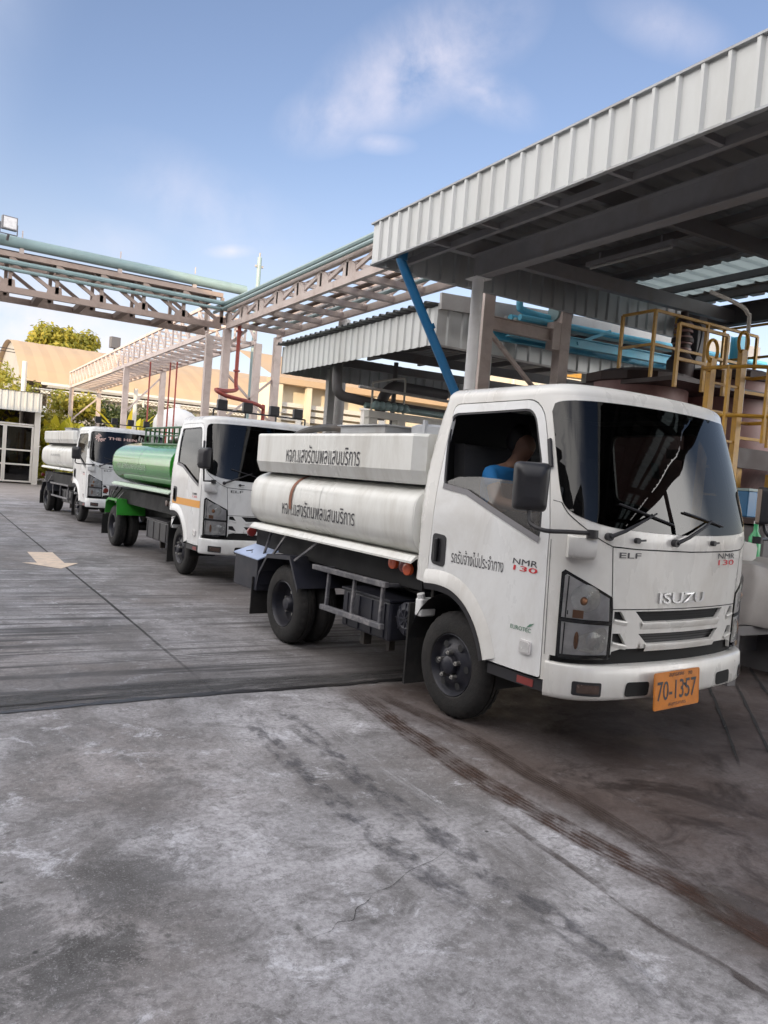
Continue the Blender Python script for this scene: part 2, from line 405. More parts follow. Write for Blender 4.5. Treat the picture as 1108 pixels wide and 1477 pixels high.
def sky_mat():
    m = bpy.data.materials.new('skylight'); m.use_nodes = True; t = m.node_tree; t.nodes.clear()
    out = N(t, 'ShaderNodeOutputMaterial'); a = N(t, 'ShaderNodeBsdfTranslucent'); a.inputs[0].default_value = (.34, .40, .39, 1); b = N(t, 'ShaderNodeBsdfDiffuse'); b.inputs[0].default_value = (.4, .44, .43, 1)
    x = N(t, 'ShaderNodeMixShader'); x.inputs[0].default_value = .45; t.links.new(a.outputs[0], x.inputs[1]); t.links.new(b.outputs[0], x.inputs[2]); t.links.new(x.outputs[0], out.inputs[0]); M['skylight'] = m
sky_mat()
mat('rack_warm', (.37, .28, .235), .6, var=.08, vscale=2, dirt=(.20, .13, .10), dirt_amt=.5, dscale=2.2)
def glass_mat(name, tint, rough=.02, ior=1.5, body=None, body_amt=0.0):
    m = bpy.data.materials.new(name); m.use_nodes = True; t = m.node_tree; t.nodes.clear()
    out = N(t, 'ShaderNodeOutputMaterial'); tr = N(t, 'ShaderNodeBsdfTransparent'); tr.inputs[0].default_value = (*tint, 1)
    gl = N(t, 'ShaderNodeBsdfGlossy'); gl.inputs['Roughness'].default_value = rough
    fr = N(t, 'ShaderNodeFresnel'); fr.inputs[0].default_value = ior; mx = N(t, 'ShaderNodeMixShader')
    src = tr.outputs[0]
    if body:
        df = N(t, 'ShaderNodeBsdfDiffuse'); df.inputs[0].default_value = (*body, 1); m2 = N(t, 'ShaderNodeMixShader'); m2.inputs[0].default_value = body_amt
        t.links.new(tr.outputs[0], m2.inputs[1]); t.links.new(df.outputs[0], m2.inputs[2]); src = m2.outputs[0]
    t.links.new(fr.outputs[0], mx.inputs[0]); t.links.new(src, mx.inputs[1]); t.links.new(gl.outputs[0], mx.inputs[2]); t.links.new(mx.outputs[0], out.inputs[0])
    M[name] = m
glass_mat('glass_screen', (.06, .065, .065), .010, 1.5)
glass_mat('glass_screen_blue', (.10, .11, .12), .015, 1.6)
glass_mat('glass_side', (.45, .47, .46), .03, 1.6, (.20, .19, .18), .40)
glass_mat('glass_clear', (.85, .86, .86), .03, 1.45)
glass_mat('glass_far', (.50, .53, .53), .03, 1.5)
def leaf_mat(name, a, b, trans=.25):
    m = bpy.data.materials.new(name); m.use_nodes = True; t = m.node_tree; t.nodes.clear()
    out = N(t, 'ShaderNodeOutputMaterial'); g = N(t, 'ShaderNodeNewGeometry'); mx = N(t, 'ShaderNodeMix', data_type='RGBA')
    t.links.new(g.outputs['Random Per Island'], mx.inputs[0]); mx.inputs[6].default_value = (*a, 1); mx.inputs[7].default_value = (*b, 1)
    d = N(t, 'ShaderNodeBsdfPrincipled'); d.inputs['Roughness'].default_value = .6; t.links.new(mx.outputs[2], d.inputs['Base Color'])
    tl = N(t, 'ShaderNodeBsdfTranslucent'); t.links.new(mx.outputs[2], tl.inputs[0]); ms = N(t, 'ShaderNodeMixShader'); ms.inputs[0].default_value = trans
    t.links.new(d.outputs[0], ms.inputs[1]); t.links.new(tl.outputs[0], ms.inputs[2]); t.links.new(ms.outputs[0], out.inputs[0]); M[name] = m
leaf_mat('leaf_dark', (.045, .075, .018), (.10, .12, .025))
leaf_mat('leaf_mid', (.07, .11, .02), (.16, .17, .03))
leaf_mat('leaf_banana', (.40, .44, .03), (.72, .58, .05), .4)
leaf_mat('leaf_warm', (.20, .22, .03), (.46, .38, .05), .4)
# ------------------------------------------------------------------ ground
def ground_mat():
    m = bpy.data.materials.new('yard_concrete'); m.use_nodes = True; t = m.node_tree; t.nodes.clear()
    out = N(t, 'ShaderNodeOutputMaterial'); b = N(t, 'ShaderNodeBsdfPrincipled'); t.links.new(b.outputs[0], out.inputs[0])
    tc = N(t, 'ShaderNodeTexCoord'); P = tc.outputs['Object']
    sp = N(t, 'ShaderNodeSeparateXYZ'); t.links.new(P, sp.inputs[0])
    def noise(scale, detail=8, rough=.6, dist=0.0, st=(1, 1, 1), off=(0, 0, 0)):
        mp = N(t, 'ShaderNodeMapping'); mp.inputs['Scale'].default_value = st; mp.inputs['Location'].default_value = off; t.links.new(P, mp.inputs[0])
        n = N(t, 'ShaderNodeTexNoise', i_Scale=scale, i_Detail=detail, i_Roughness=rough, i_Distortion=dist); t.links.new(mp.outputs[0], n.inputs['Vector']); return n.outputs['Fac']
    def rng(v, a, b_, c=0.0, d=1.0, smooth=True):
        r = N(t, 'ShaderNodeMapRange', interpolation_type='SMOOTHSTEP' if smooth else 'LINEAR'); t.links.new(v, r.inputs[0])
        for i, q in enumerate((a, b_, c, d)): r.inputs[i + 1].default_value = q
        return r.outputs[0]
    def mth(op, a, b_=None):
        n = N(t, 'ShaderNodeMath', operation=op)
        for i, q in enumerate((a, b_)):
            if q is None: continue
            if isinstance(q, (int, float)): n.inputs[i].default_value = q
            else: t.links.new(q, n.inputs[i])
        return n.outputs[0]
    def mix(f, a, b_):
        n = N(t, 'ShaderNodeMix', data_type='RGBA'); 
        for i, q in ((0, f), (6, a), (7, b_)):
            if isinstance(q, tuple): n.inputs[i].default_value = (*q, 1)
            elif isinstance(q, (int, float)): n.inputs[i].default_value = q
            else: t.links.new(q, n.inputs[i])
        return n.outputs[2]
    base = mix(rng(noise(1.0, 10, .66, .5), .34, .66), (.165, .156, .155), (.475, .465, .485))
    base = mix(rng(noise(.45, 5, .5, .2, off=(7, 3, 0)), .45, .7, 0, .5), base, (.25, .205, .18))          # warm drifts
    base = mix(rng(noise(2.6, 11, .74, .8, off=(3, 9, 1)), .47, .66, 0, .75), base, (.115, .11, .108))        # grime
    base = mix(rng(noise(1.1, 10, .72, .5, off=(11, 5, 2)), .53, .74, 0, .78), base, (.085, .083, .08))       # dark oil
    base = mix(rng(noise(3.6, 12, .8, .5, off=(1, 2, 6)), .54, .66, 0, .85), base, (.62, .62, .66))        # pale scuffs
    # hand placed oil stains
    for (x, y, r, k) in ((.81, 3.08, .27, .95), (.30, 2.80, .28, .95), (.50, 2.55, .22, 1.0), (.62, 2.66, .14, 1.0), (.10, 3.35, .2, .7), (1.27, 2.52, .022, .9), (1.55, 2.44, .026, .9), (.82, 2.66, .018, .9), (2.41, 2.18, .022, .9), (1.62, 3.25, .22, .35), (-.1, 2.9, .25, .5), (1.0, 3.6, .2, .3)):
        vm = N(t, 'ShaderNodeVectorMath', operation='DISTANCE'); t.links.new(P, vm.inputs[0]); vm.inputs[1].default_value = (x, y, 0)
        d = mth('ADD', mth('DIVIDE', vm.outputs['Value'], r), mth('MULTIPLY', mth('SUBTRACT', noise(5, 12, .82, .8), .5), 4.2))
        base = mix(rng(d, 1.2, .5, 0, k * .68), base, (.055, .053, .051))
    base = mix(rng(noise(150, 3, .7), .50, .72, 0, .5), base, (.09, .085, .085)); base = mix(rng(noise(120, 3, .7, off=(5, 1, 3)), .54, .74, 0, .5), base, (.62, .61, .63))
    base = mix(rng(noise(12, 12, .85, .6, off=(4, 8, 2)), .51, .62, 0, .6), base, (.085, .082, .08)); base = mix(rng(noise(17, 12, .85, .6, off=(9, 1, 2)), .54, .64, 0, .45), base, (.50, .49, .51))
    # speckle and pits
    base = mix(rng(noise(38, 4, .6), .30, .62, .42, 0), base, (.10, .095, .095))
    v = N(t, 'ShaderNodeTexVoronoi', i_Scale=3.4, feature='F1'); t.links.new(P, v.inputs['Vector'])
    base = mix(rng(v.outputs['Distance'], .05, .015), base, (.05, .05, .05))
    # broom-finished slab beyond the drain: dark worn grooves along X
    far = rng(sp.outputs['Y'], 5.40, 5.52)
    gn = noise(1.0, 6, .6, .08, st=(.30, 8.5, 1))
    gl = rng(gn, .47, .56)
    patch = rng(noise(.55, 6, .6, .3, off=(2, 1, 4)), .36, .62)
    fadey = rng(sp.outputs['Y'], 17, 8)
    base = mix(mth('MULTIPLY', mth('MULTIPLY', far, gl), mth('MULTIPLY', mth('ADD', mth('MULTIPLY', patch, .75), .28), fadey)), base, (.048, .046, .048))
    fy2 = noise(1.0, 6, .6, .1, st=(.5, 26, 1), off=(4, 4, 4))
    base = mix(mth('MULTIPLY', far, rng(fy2, .55, .72, 0, .4)), base, (.50, .50, .52))
    base = mix(mth('MULTIPLY', far, .20), base, (.15, .145, .148))
    base = mix(mth('MULTIPLY', rng(mth('ABSOLUTE', mth('SUBTRACT', sp.outputs['Y'], 5.9)), .75, .1), .45), base, (.05, .048, .05))
    # wet soil-stained lane under and ahead of the trucks
    wn = mth('ADD', sp.outputs['X'], mth('MULTIPLY', mth('SUBTRACT', noise(.8, 8, .65, .4, off=(5, 5, 5)), .5), 1.1))
    near = rng(sp.outputs['Y'], 5.6, 5.2)
    wet = rng(wn, 2.55, 3.3)
    wetn = mth('MULTIPLY', wet, near)
    base = mix(mth('MULTIPLY', wetn, .80), base, (.052, .033, .027))
    base = mix(mth('MULTIPLY', wetn, rng(noise(2.2, 11, .78, .6, off=(6, 2, 7)), .50, .70, 0, .6)), base, (.15, .118, .108)); base = mix(mth('MULTIPLY', wetn, rng(noise(1.5, 10, .75, .8, off=(2, 7, 3)), .52, .66, 0, .8)), base, (.022, .015, .013))
    wetf = mth('MULTIPLY', rng(wn, 2.2, 3.6), far)
    base = mix(mth('MULTIPLY', wetf, .5), base, (.085, .072, .068))
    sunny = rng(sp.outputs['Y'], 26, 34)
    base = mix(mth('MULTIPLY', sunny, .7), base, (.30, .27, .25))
    t.links.new(base, b.inputs['Base Color'])
    rg = mth('SUBTRACT', rng(noise(1.6, 8, .65), .3, .7, .55, .9), mth('MULTIPLY', wetn, rng(noise(1.3, 7, .6, .3, off=(8, 8, 8)), .35, .65, .0, .25)))
    gv = N(t, 'ShaderNodeVectorMath', operation='DISTANCE'); t.links.new(P, gv.inputs[0]); gv.inputs[1].default_value = (2.96, 1.92, 0)
    gd = rng(mth('ADD', gv.outputs['Value'], mth('MULTIPLY', mth('SUBTRACT', noise(9, 8, .7), .5), .35)), .30, .08)
    rg = mth('SUBTRACT', rg, mth('MULTIPLY', gd, .62)); base = mix(mth('MULTIPLY', gd, .5), base, (.05, .04, .03)); t.links.new(base, b.inputs['Base Color'])
    t.links.new(rg, b.inputs['Roughness']); b.inputs['Specular IOR Level'].default_value = .35
    bp = N(t, 'ShaderNodeBump', i_Strength=.3, i_Distance=.008)
    hh = mth('ADD', mth('MULTIPLY', noise(90, 5, .7), .5), mth('ADD', mth('MULTIPLY', noise(5, 6, .6), .8), mth('MULTIPLY', mth('MULTIPLY', gl, far), -.8)))
    t.links.new(hh, bp.inputs['Height']); t.links.new(bp.outputs[0], b.inputs['Normal'])
    return m
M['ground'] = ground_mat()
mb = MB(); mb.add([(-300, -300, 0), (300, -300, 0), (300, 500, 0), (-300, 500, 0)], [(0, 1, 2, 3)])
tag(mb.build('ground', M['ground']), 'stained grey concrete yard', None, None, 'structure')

# ribbons lying on the slab ------------------------------------------------
def alpha_mat(name, c, rough, thr, scale, stretch, soft=.12, lines=0.0, amt=1.0):
    """worn deposit: a colour whose coverage breaks up with noise; UV x runs across, y along"""
    m = bpy.data.materials.new(name); m.use_nodes = True; t = m.node_tree; t.nodes.clear()
    out = N(t, 'ShaderNodeOutputMaterial'); b = N(t, 'ShaderNodeBsdfPrincipled'); b.inputs['Base Color'].default_value = (*c, 1); b.inputs['Roughness'].default_value = rough
    uv = N(t, 'ShaderNodeUVMap'); tc = N(t, 'ShaderNodeTexCoord'); mp = N(t, 'ShaderNodeMapping'); mp.inputs['Scale'].default_value = stretch
    t.links.new(tc.outputs['Object'], mp.inputs[0])
    n = N(t, 'ShaderNodeTexNoise', i_Scale=scale, i_Detail=8.0, i_Roughness=.68, i_Distortion=.3); t.links.new(mp.outputs[0], n.inputs['Vector'])
    sp = N(t, 'ShaderNodeSeparateXYZ'); t.links.new(uv.outputs[0], sp.inputs[0])
    def mth(op, a, b_=None):
        k = N(t, 'ShaderNodeMath', operation=op)
        for i, q in enumerate((a, b_)):
            if q is None: continue
            if isinstance(q, (int, float)): k.inputs[i].default_value = q
            else: t.links.new(q, k.inputs[i])
        return k.outputs[0]
    e = mth('SUBTRACT', 1.0, mth('ABSOLUTE', mth('SUBTRACT', mth('MULTIPLY', sp.outputs['X'], 2.0), 1.0)))    # 0 at the edge, 1 in the middle
    edge = mth('MINIMUM', mth('MULTIPLY', e, 3.0), 1.0)
    endf = mth('MINIMUM', mth('MULTIPLY', mth('MINIMUM', sp.outputs['Y'], mth('SUBTRACT', 1.0, sp.outputs['Y'])), 6.0), 1.0)
    r = N(t, 'ShaderNodeMapRange', interpolation_type='SMOOTHSTEP'); t.links.new(n.outputs['Fac'], r.inputs[0]); r.inputs[1].default_value = thr - soft; r.inputs[2].default_value = thr + soft
    a = mth('MULTIPLY', mth('MULTIPLY', r.outputs[0], edge), mth('MULTIPLY', endf, amt))
    if lines:
        w = mth('SINE', mth('MULTIPLY', sp.outputs['X'], lines * 2 * pi)); a = mth('MULTIPLY', a, mth('ADD', .74, mth('MULTIPLY', w, .26)))
    tr = N(t, 'ShaderNodeBsdfTransparent'); mx = N(t, 'ShaderNodeMixShader'); t.links.new(a, mx.inputs[0]); t.links.new(tr.outputs[0], mx.inputs[1]); t.links.new(b.outputs[0], mx.inputs[2]); t.links.new(mx.outputs[0], out.inputs[0])
    M[name] = m; return m
def ribbon(name, pts, w, z, m, label=None, kind='structure', jitter=0.0, seed=1):
    P = [Vector((p[0], p[1], z)) for p in catmull([tuple(p) for p in pts], 6)]; rnd = random.Random(seed)
    V = []; F = []; UV = []; L = 0; ln = [0]
    for a, b in zip(P, P[1:]): ln.append(ln[-1] + (b - a).length)
    for i, p in enumerate(P):
        d = (P[min(i + 1, len(P) - 1)] - P[max(i - 1, 0)]).normalized(); nrm = Vector((-d.y, d.x, 0)); ww = w[min(i * len(w) // len(P), len(w) - 1)] if isinstance(w, list) else w
        ww *= 1 + rnd.uniform(-jitter, jitter); q = p + nrm * rnd.uniform(-jitter, jitter) * ww * .5
        for k in range(5): V.append(q + nrm * ((k / 4 - .5) * ww)); UV.append((k / 4, ln[i] / ln[-1]))
    for i in range(len(P) - 1):
        for k in range(4): F.append((i * 5 + k, i * 5 + k + 1, i * 5 + k + 6, i * 5 + k + 5))
    me = bpy.data.meshes.new(name); me.from_pydata([tuple(v) for v in V], [], F); me.materials.append(m)
    ul = me.uv_layers.new(name='uv')
    for lp in me.loops: ul.data[lp.index].uv = UV[lp.vertex_index]
    o = bpy.data.objects.new(name, me); col.objects.link(o); tag(o, label, None, None, kind); return o
alpha_mat('mud_track', (.050, .022, .012), .6, .46, 7, (1.6, .7, 1), .20, 7.0, .95)
alpha_mat('mud_track_light', (.045, .028, .021), .6, .47, 6, (1.6, .5, 1), .16, 7.0, .75)
alpha_mat('rubber_track', (.09, .088, .098), .7, .54, 7, (1.6, .9, 1), .13, 0, .62)
alpha_mat('pale_track', (.47, .46, .47), .8, .52, 5, (2.4, .5, 1), .14, 3.0, .45)
alpha_mat('joint_dark', (.028, .027, .027), .8, .30, 8, (1, 1, 1), .2, 0, 1.0)
alpha_mat('crack_dark', (.05, .047, .045), .9, .44, 9, (1, 1, 1), .14, 0, .8)
alpha_mat('drain_wet', (.022, .021, .022), .35, .34, 4, (.6, 3, 1), .12, 0, 1.0)
T1 = [(3.00, 5.45), (2.97, 5.18), (2.88, 4.41), (2.85, 3.86), (2.83, 3.45), (2.84, 3.12), (2.86, 2.84), (2.87, 2.6), (2.90, 2.39), (2.93, 2.19), (2.94, 1.95), (2.95, 1.73), (2.97, 1.2), (3.0, .3)]
ribbon('tyre_track', T1, .20, .004, M['mud_track'], 'brown muddy tyre track')
ribbon('tyre_track', [(3.14, 5.3), (3.14, 4.93), (3.19, 4.49), (3.22, 4.03), (3.19, 3.61), (3.17, 3.34), (3.17, 3.03), (3.15, 2.78), (3.12, 2.5), (3.06, 2.26), (3.0, 1.9)], .16, .008, M['mud_track_light'], 'fainter muddy tyre track')
ribbon('tyre_track', [(2.64, 3.1), (2.61, 2.74), (2.6, 2.33), (2.57, 1.99), (2.6, 1.75), (2.6, 1.5), (2.6, 1.0)], .05, .004, M['mud_track_light'], 'thin muddy tyre mark')
ribbon('tyre_track', [(2.25, 5.2), (2.2, 4.3), (2.18, 3.5), (2.2, 2.8), (2.22, 2.2), (2.25, 1.4)], .17, .004, M['rubber_track'], 'worn grey tyre track')
ribbon('tyre_track', [(1.98, 5.1), (1.92, 4.3), (1.9, 3.5), (1.93, 2.8), (2.0, 2.0)], .16, .004, M['rubber_track'], 'scuffed grey tyre track')
ribbon('tyre_track', [(1.72, 5.3), (1.70, 4.5), (1.66, 3.6), (1.68, 2.9)], .13, .004, M['pale_track'], 'pale scraped tyre mark')
ribbon('tyre_track', [(2.42, 5.3), (2.40, 4.5), (2.38, 3.6), (2.42, 2.6), (2.5, 1.6)], .10, .004, M['pale_track'], 'pale scraped tyre mark')
ribbon('expansion_joint', [(1.93, 5.49), (1.89, 9.51), (1.80, 16.0), (1.71, 22.34), (1.62, 30)], .035, .004, M['joint_dark'], 'long slab joint', jitter=.2)
ribbon('drain_joint', [(-6, 5.20), (-2, 5.3), (.48, 5.40), (1.13, 5.45), (1.93, 5.465), (2.5, 5.45), (3.15, 5.46), (3.7, 5.48), (6, 5.55), (14, 5.8)], .075, .006, M['drain_wet'], 'dark wet joint across the yard', jitter=.35)
ribbon('drain_joint', [(-2, 5.44), (.3, 5.52), (.9, 5.56), (1.5, 5.57)], .03, .006, M['joint_dark'], 'second dark joint line', jitter=.4)
alpha_mat('drain_dirt', (.06, .058, .058), .6, .47, 3, (.7, 3, 1), .14, 0, .85)
ribbon('drain_stain', [(-6, 5.42), (-.5, 5.52), (.6, 5.62), (1.6, 5.70), (2.6, 5.62), (3.6, 5.6), (5, 5.6)], .42, .003, M['drain_dirt'], 'dirty strip along the joint')
ribbon('crack', [(1.25, 2.4), (1.30, 2.44), (1.37, 2.45), (1.42, 2.49), (1.48, 2.48), (1.53, 2.545), (1.59, 2.57), (1.66, 2.62), (1.73, 2.63), (1.79, 2.66), (1.9, 2.72), (2.05, 2.76), (2.18, 2.83)], .0048, .004, M['crack_dark'], 'jagged hairline crack', jitter=.5)
for q in ([(6.75, 4.54), (6.61, 4.42), (5.58, 3.53), (4.9, 2.95)], [(6.9, 5.05), (6.18, 4.39), (5.27, 3.58), (4.6, 3.0)], [(7.9, 5.2), (7.4, 4.8), (6.4, 3.9)]):
    ribbon('expansion_joint', q, .028, .004, M['joint_dark'], 'dark slab joint ahead of the front truck', jitter=.3)
# painted arrow pointing towards the camera
mb = MB()
A = [(1.51, 14.0), (1.90, 14.0), (1.90, 12.66), (2.10, 12.66), (1.76, 12.02), (1.30, 12.66), (1.51, 12.66)]
mb.panel(A, [], lambda a, b, t: (a, b, .006), .2, 0, 0, False)
tag(mb.build('road_marking', M['marking']), 'pale painted arrow on the yard', None, None, 'structure')
# ------------------------------------------------------------------ sheds, canopies, racks
def corrugated(mb, p0, along, up, L, H, pitch=.235, depth=.03, mat=0, rib=.07, both=None):
    """ribbed steel sheet: p0 corner, unit vectors along and up; ribs stand out along along x up"""
    p0 = Vector(p0); al = Vector(along); up = Vector(up); nr = al.cross(up).normalized()
    prof = []; s = 0.0
    while s < L - 1e-4:
        for a, d in ((0, 0), (pitch - rib - .03, 0), (pitch - rib - .01, depth), (pitch - .02, depth)):
            if s + a < L: prof.append((s + a, d))
        s += pitch
    prof.append((L, 0))
    V = []; F = []
    for a, d in prof:
        q = p0 + al * a + nr * d; V += [q, q + up * H]
    for i in range(len(prof) - 1): F.append((2 * i, 2 * i + 2, 2 * i + 3, 2 * i + 1))
    return mb.add(V, F, mat)

X, Y, Z = Vector((1, 0, 0)), Vector((0, 1, 0)), Vector((0, 0, 1))
# near canopy -------------------------------------------------------------
c1 = thing('canopy', 'large metal canopy with ribbed pale fascia over the front truck side', 'canopy', (6, 8.2, 0))
def inv(o, mb):           # shift world coordinates into the thing's own
    l = o.location; mb.v = [(a - l.x, b - l.y, c - l.z) for a, b, c in mb.v]; return mb
YE, YN, XW, XE = 9.27, -9.0, 5.0, 11.42
mb = MB(); corrugated(mb, (XW, YE, 4.52), -Y, Z, YE - YN, .54, .235, .028, 0, .042)
inv(c1, mb).build('fascia', M['sheet_pale'], c1, recalc=False)
mb = MB(); corrugated(mb, (XW + .02, YE, 4.54), X, Z, XE - XW, .50, .235, .03)
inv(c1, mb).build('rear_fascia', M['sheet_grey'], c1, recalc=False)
# pressed trim along the fascia foot and head
mb = MB(); mb.bar((XW + .0, YN, 4.525), (XW + .0, YE, 4.525), .05, .02).bar((XW, YN, 5.065), (XW, YE + .03, 5.065), .07, .02).bar((XW, YE + .02, 4.535), (XE, YE + .02, 4.545), .04, .03)
inv(c1, mb).build('fascia_trim', M['sheet_grey'], c1)
# roof sheet, falling gently to the east; underside seen
SLOPE = .012
def roof_z(x): return 5.03 + SLOPE * (x - XW)
mb = MB(); p0 = Vector((XW, YE, roof_z(XW))); al = Vector((0, -1, 0)); up = Vector((1, 0, SLOPE)).normalized()
corrugated(mb, p0, al, up, YE - YN, 4.5, .30, .035)
corrugated(mb, p0 + up * 5.7, al, up, YE - YN, XE - XW - 5.7, .30, .035)
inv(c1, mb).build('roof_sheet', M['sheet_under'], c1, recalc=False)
mb = MB(); corrugated(mb, p0 + up * 4.5, al, up, YE - YN, 1.2, .30, .035)
inv(c1, mb).build('skylight', M['skylight'], c1, recalc=False)
# frame: beams along Y and X, purlins, brackets
mb = MB(); mb.ibeam((6, 8.2 + .1, 4.50), (6, YN, 4.50), .16, .30)
inv(c1, mb).build('beam', M['steel_grey'], c1)
mb = MB(); mb.ibeam((11.3, 9.2, 4.82), (11.3, YN, 4.82), .16, .34)
inv(c1, mb).build('beam', M['steel_dull'], c1)
mb = MB(); mb.bar((5.1, 8.35, 4.76), (XE, 8.35, 4.80), .12, .20)
inv(c1, mb).build('cross_beam', M['steel_grey'], c1)
mb = MB()
for y in (6.05, 3.4, .6, -2.4, -5.4): mb.bar((5.1, y, 4.80), (XE, y, 4.88), .08, .18)
inv(c1, mb).build_each('rafter', M['steel_dull'], c1)
mb = MB()
for x in (6.9, 7.9, 8.9, 10.0, 10.8): mb.bar((x, YE - .1, roof_z(x) - .075), (x, YN, roof_z(x) - .075), .07, .10)
inv(c1, mb).build_each('purlin', M['steel_dull'], c1)
mb = MB(); mb.bar((5.42, YE - .1, 4.60), (5.42, YN, 4.60), .06, .08)
k = YE - .3
while k > YN: mb.bar((5.03, k, 4.60), (5.42, k, 4.60), .05, .06).bar((5.06, k, 4.62), (5.06, k, 4.99), .05, .05); k -= .95
inv(c1, mb).build('fascia_rail', M['steel_grey'], c1)
def col_rect(parent, name, x, y, z1, w, d, m):
    mb = MB(); mb.box(x - w / 2, x + w / 2, y - d / 2, y + d / 2, .012, z1); mb.box(x - w, x + w, y - d, y + d, 0, .012)
    return inv(parent, mb).build(name, m, parent, bevel=.004)
mb = MB(); mb.cyl((6, 8.2, .012), (6, 8.2, 4.345), .075, 20).box(5.85, 6.15, 8.05, 8.35, 0, .012).box(5.88, 6.12, 8.08, 8.32, 4.335, 4.345)
inv(c1, mb).build('column', M['column_paint'], c1)
for (x, y) in ((10.5, 8.35), (11.3, -1.5), (11.3, -7.5)):
    mb = MB(); mb.ibeam((x, y, 0), (x, y, 4.64), .2, .2, .014); inv(c1, mb).build('column', M['steel_dull'], c1)
mb = MB(); mb.tube(catmull([(5.10, 8.62, 4.60), (5.10, 8.62, 4.48), (5.14, 8.62, 4.36), (5.88, 8.40, 2.95), (5.93, 8.36, 2.80), (5.93, 8.36, 2.55), (5.93, 8.36, .05)], 5), .062, 14)
mb.cyl((5.50, 8.515, 3.71), (5.53, 8.506, 3.65), .072, 14)
inv(c1, mb).build('downpipe', M['pipe_blue'], c1)
def fluoro(x, y0, y1, z, label):
    t = thing('strip_lamp', label, 'strip lamp', (x, y0, z)); mb = MB(); mb.box(-.05, .05, 0, y1 - y0, .0, .06); mb.bar((0, .2, .06), (0, .2, .16), .02).bar((0, y1 - y0 - .2, .06), (0, y1 - y0 - .2, .16), .02)
    mb.build('lamp_body', M['steel_grey'], t); mb = MB(); mb.cyl((0, .04, -.02), (0, y1 - y0 - .04, -.02), .016, 10); mb.build('tube', M['pipe_grey'], t); return t
fluoro(7.5, 6.4, 7.8, 4.72, 'unlit strip lamp under the dark canopy roof')

# second canopy -----------------------------------------------------------
c2 = thing('canopy', 'lower ribbed metal canopy standing under the pipe rack behind the tanks', 'canopy', (6.7, 10.2, 0))
A0 = (6.72, 16.25); A1 = (6.72, 10.17)
mb = MB(); corrugated(mb, (A0[0], A0[1], 3.83), -Y, Z, A0[1] - A1[1], .59, .235, .025)
inv(c2, mb).build('fascia', M['sheet_pale'], c2, recalc=False)
mb = MB(); corrugated(mb, (6.72, 10.17, 3.83), X, Z, 8, .57, .28, .03)
inv(c2, mb).build('front_fascia', M['sheet_pale'], c2, recalc=False)
mb = MB(); corrugated(mb, (6.70, 16.25, 3.83), X, Z, 8, .59, .26, .03)
inv(c2, mb).build('rear_fascia', M['sheet_grey'], c2, recalc=False)
mb = MB(); corrugated(mb, (6.58, 16.4, 4.46), -Y, Vector((1, 0, .05)).normalized(), 6.25, 8.2, .235, .04)
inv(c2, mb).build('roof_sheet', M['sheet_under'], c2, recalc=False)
mb = MB(); mb.bar((6.72, 10.13, 4.42), (14.7, 10.13, 4.80), .09, .10).bar((6.72, 10.12, 4.52), (14.7, 10.12, 4.90), .05, .20).bar((6.72, 10.15, 3.82), (14.7, 10.15, 3.82), .03, .03)
inv(c2, mb).build('fascia_trim', M['pipe_grey'], c2)
mb = MB()
for x in (7.4, 8.8, 10.2, 11.6, 13): mb.bar((x, 10.3, 4.36 + .05 * (x - 6.7)), (x, 16.1, 4.36 + .05 * (x - 6.7)), .07, .11)
for y in (11.7, 13.6, 15.5): mb.bar((6.8, y, 4.16), (14.4, y, 4.26), .1, .18)
inv(c2, mb).build_each('roof_beam', M['steel_dull'], c2)
for (x, y) in ((7.85, 16.05), (7.84, 10.36), (14.2, 16.0), (10.2, 10.36)): col_rect(c2, 'column', x, y, 4.06, .17, .17, M['pipe_grey'] if y > 13 else M['sheet_pale'])
# chimney pipe standing through the second canopy
t = thing('vent_pipe', 'short grey vent pipe with dark bands rising above the lower canopy roof', 'vent pipe', (8.81, 17.5, 0))
mb = MB(); mb.cyl((0, 0, 0), (0, 0, 5.55), .15, 18); mb.build('pipe', M['pipe_grey'], t)
mb = MB()
for z in (4.9, 5.06, 5.2): mb.cyl((0, 0, z), (0, 0, z + .05), .165, 18)
mb.build('bands', M['steel_dull'], t)

# pipe racks ---------------------------------------------------------------
def truss(mb, p, q, z0, z1, bay, ch=.2, gus=True, w=.10, diag=1, top=.14, gs=1.0):
    """planar lattice girder between plan points p and q"""
    p = Vector((*p, 0)); q = Vector((*q, 0)); L = (q - p).length; d = (q - p) / L; n = max(1, round(L / bay)); b = L / n
    mb.bar(p + Z * (z0 + ch / 2), q + Z * (z0 + ch / 2), w, ch, 0, Z)
    if top: mb.bar(p + Z * (z1 - top / 2), q + Z * (z1 - top / 2), w, top, 0, Z)
    side = d.cross(Z)
    for i in range(n + 1):
        a = p + d * (b * i)
        mb.bar(a + Z * (z0 + ch), a + Z * (z1 - top), w * .7, .085, 0, d)
        if i < n:
            mb.bar(a + d * .02 + Z * (z0 + ch + .02), a + d * (b - .02) + Z * (z1 - top - .02), w * .55, .085, 0, Z)
        if gus:
            a2 = a + side * 0
            c = [(-.20 * gs, z0 + ch - .02), (.38 * gs, z0 + ch - .02), (.34 * gs, z0 + ch + .16 * gs), (.16 * gs, z0 + ch + .28 * gs), (-.16 * gs, z0 + ch + .28 * gs)]
            V = [a2 + d * s_ + Z * h_ + side * o for o in (-w * .35, w * .35) for s_, h_ in c]
            mb.add(V, [(4, 3, 2, 1, 0), (5, 6, 7, 8, 9)] + [(i2, (i2 + 1) % 5, 5 + (i2 + 1) % 5, 5 + i2) for i2 in range(5)])
def post(parent, x, y, z1, w=.24, m='rack_paint'):
    mb = MB(); mb.box(x - w * .42, x + w * .42, y - w * .36, y + w * .36, .02, z1); mb.box(x - .2, x + .2, y - .2, y + .2, 0, .02)
    return inv(parent, mb).build('post', M[m], parent)
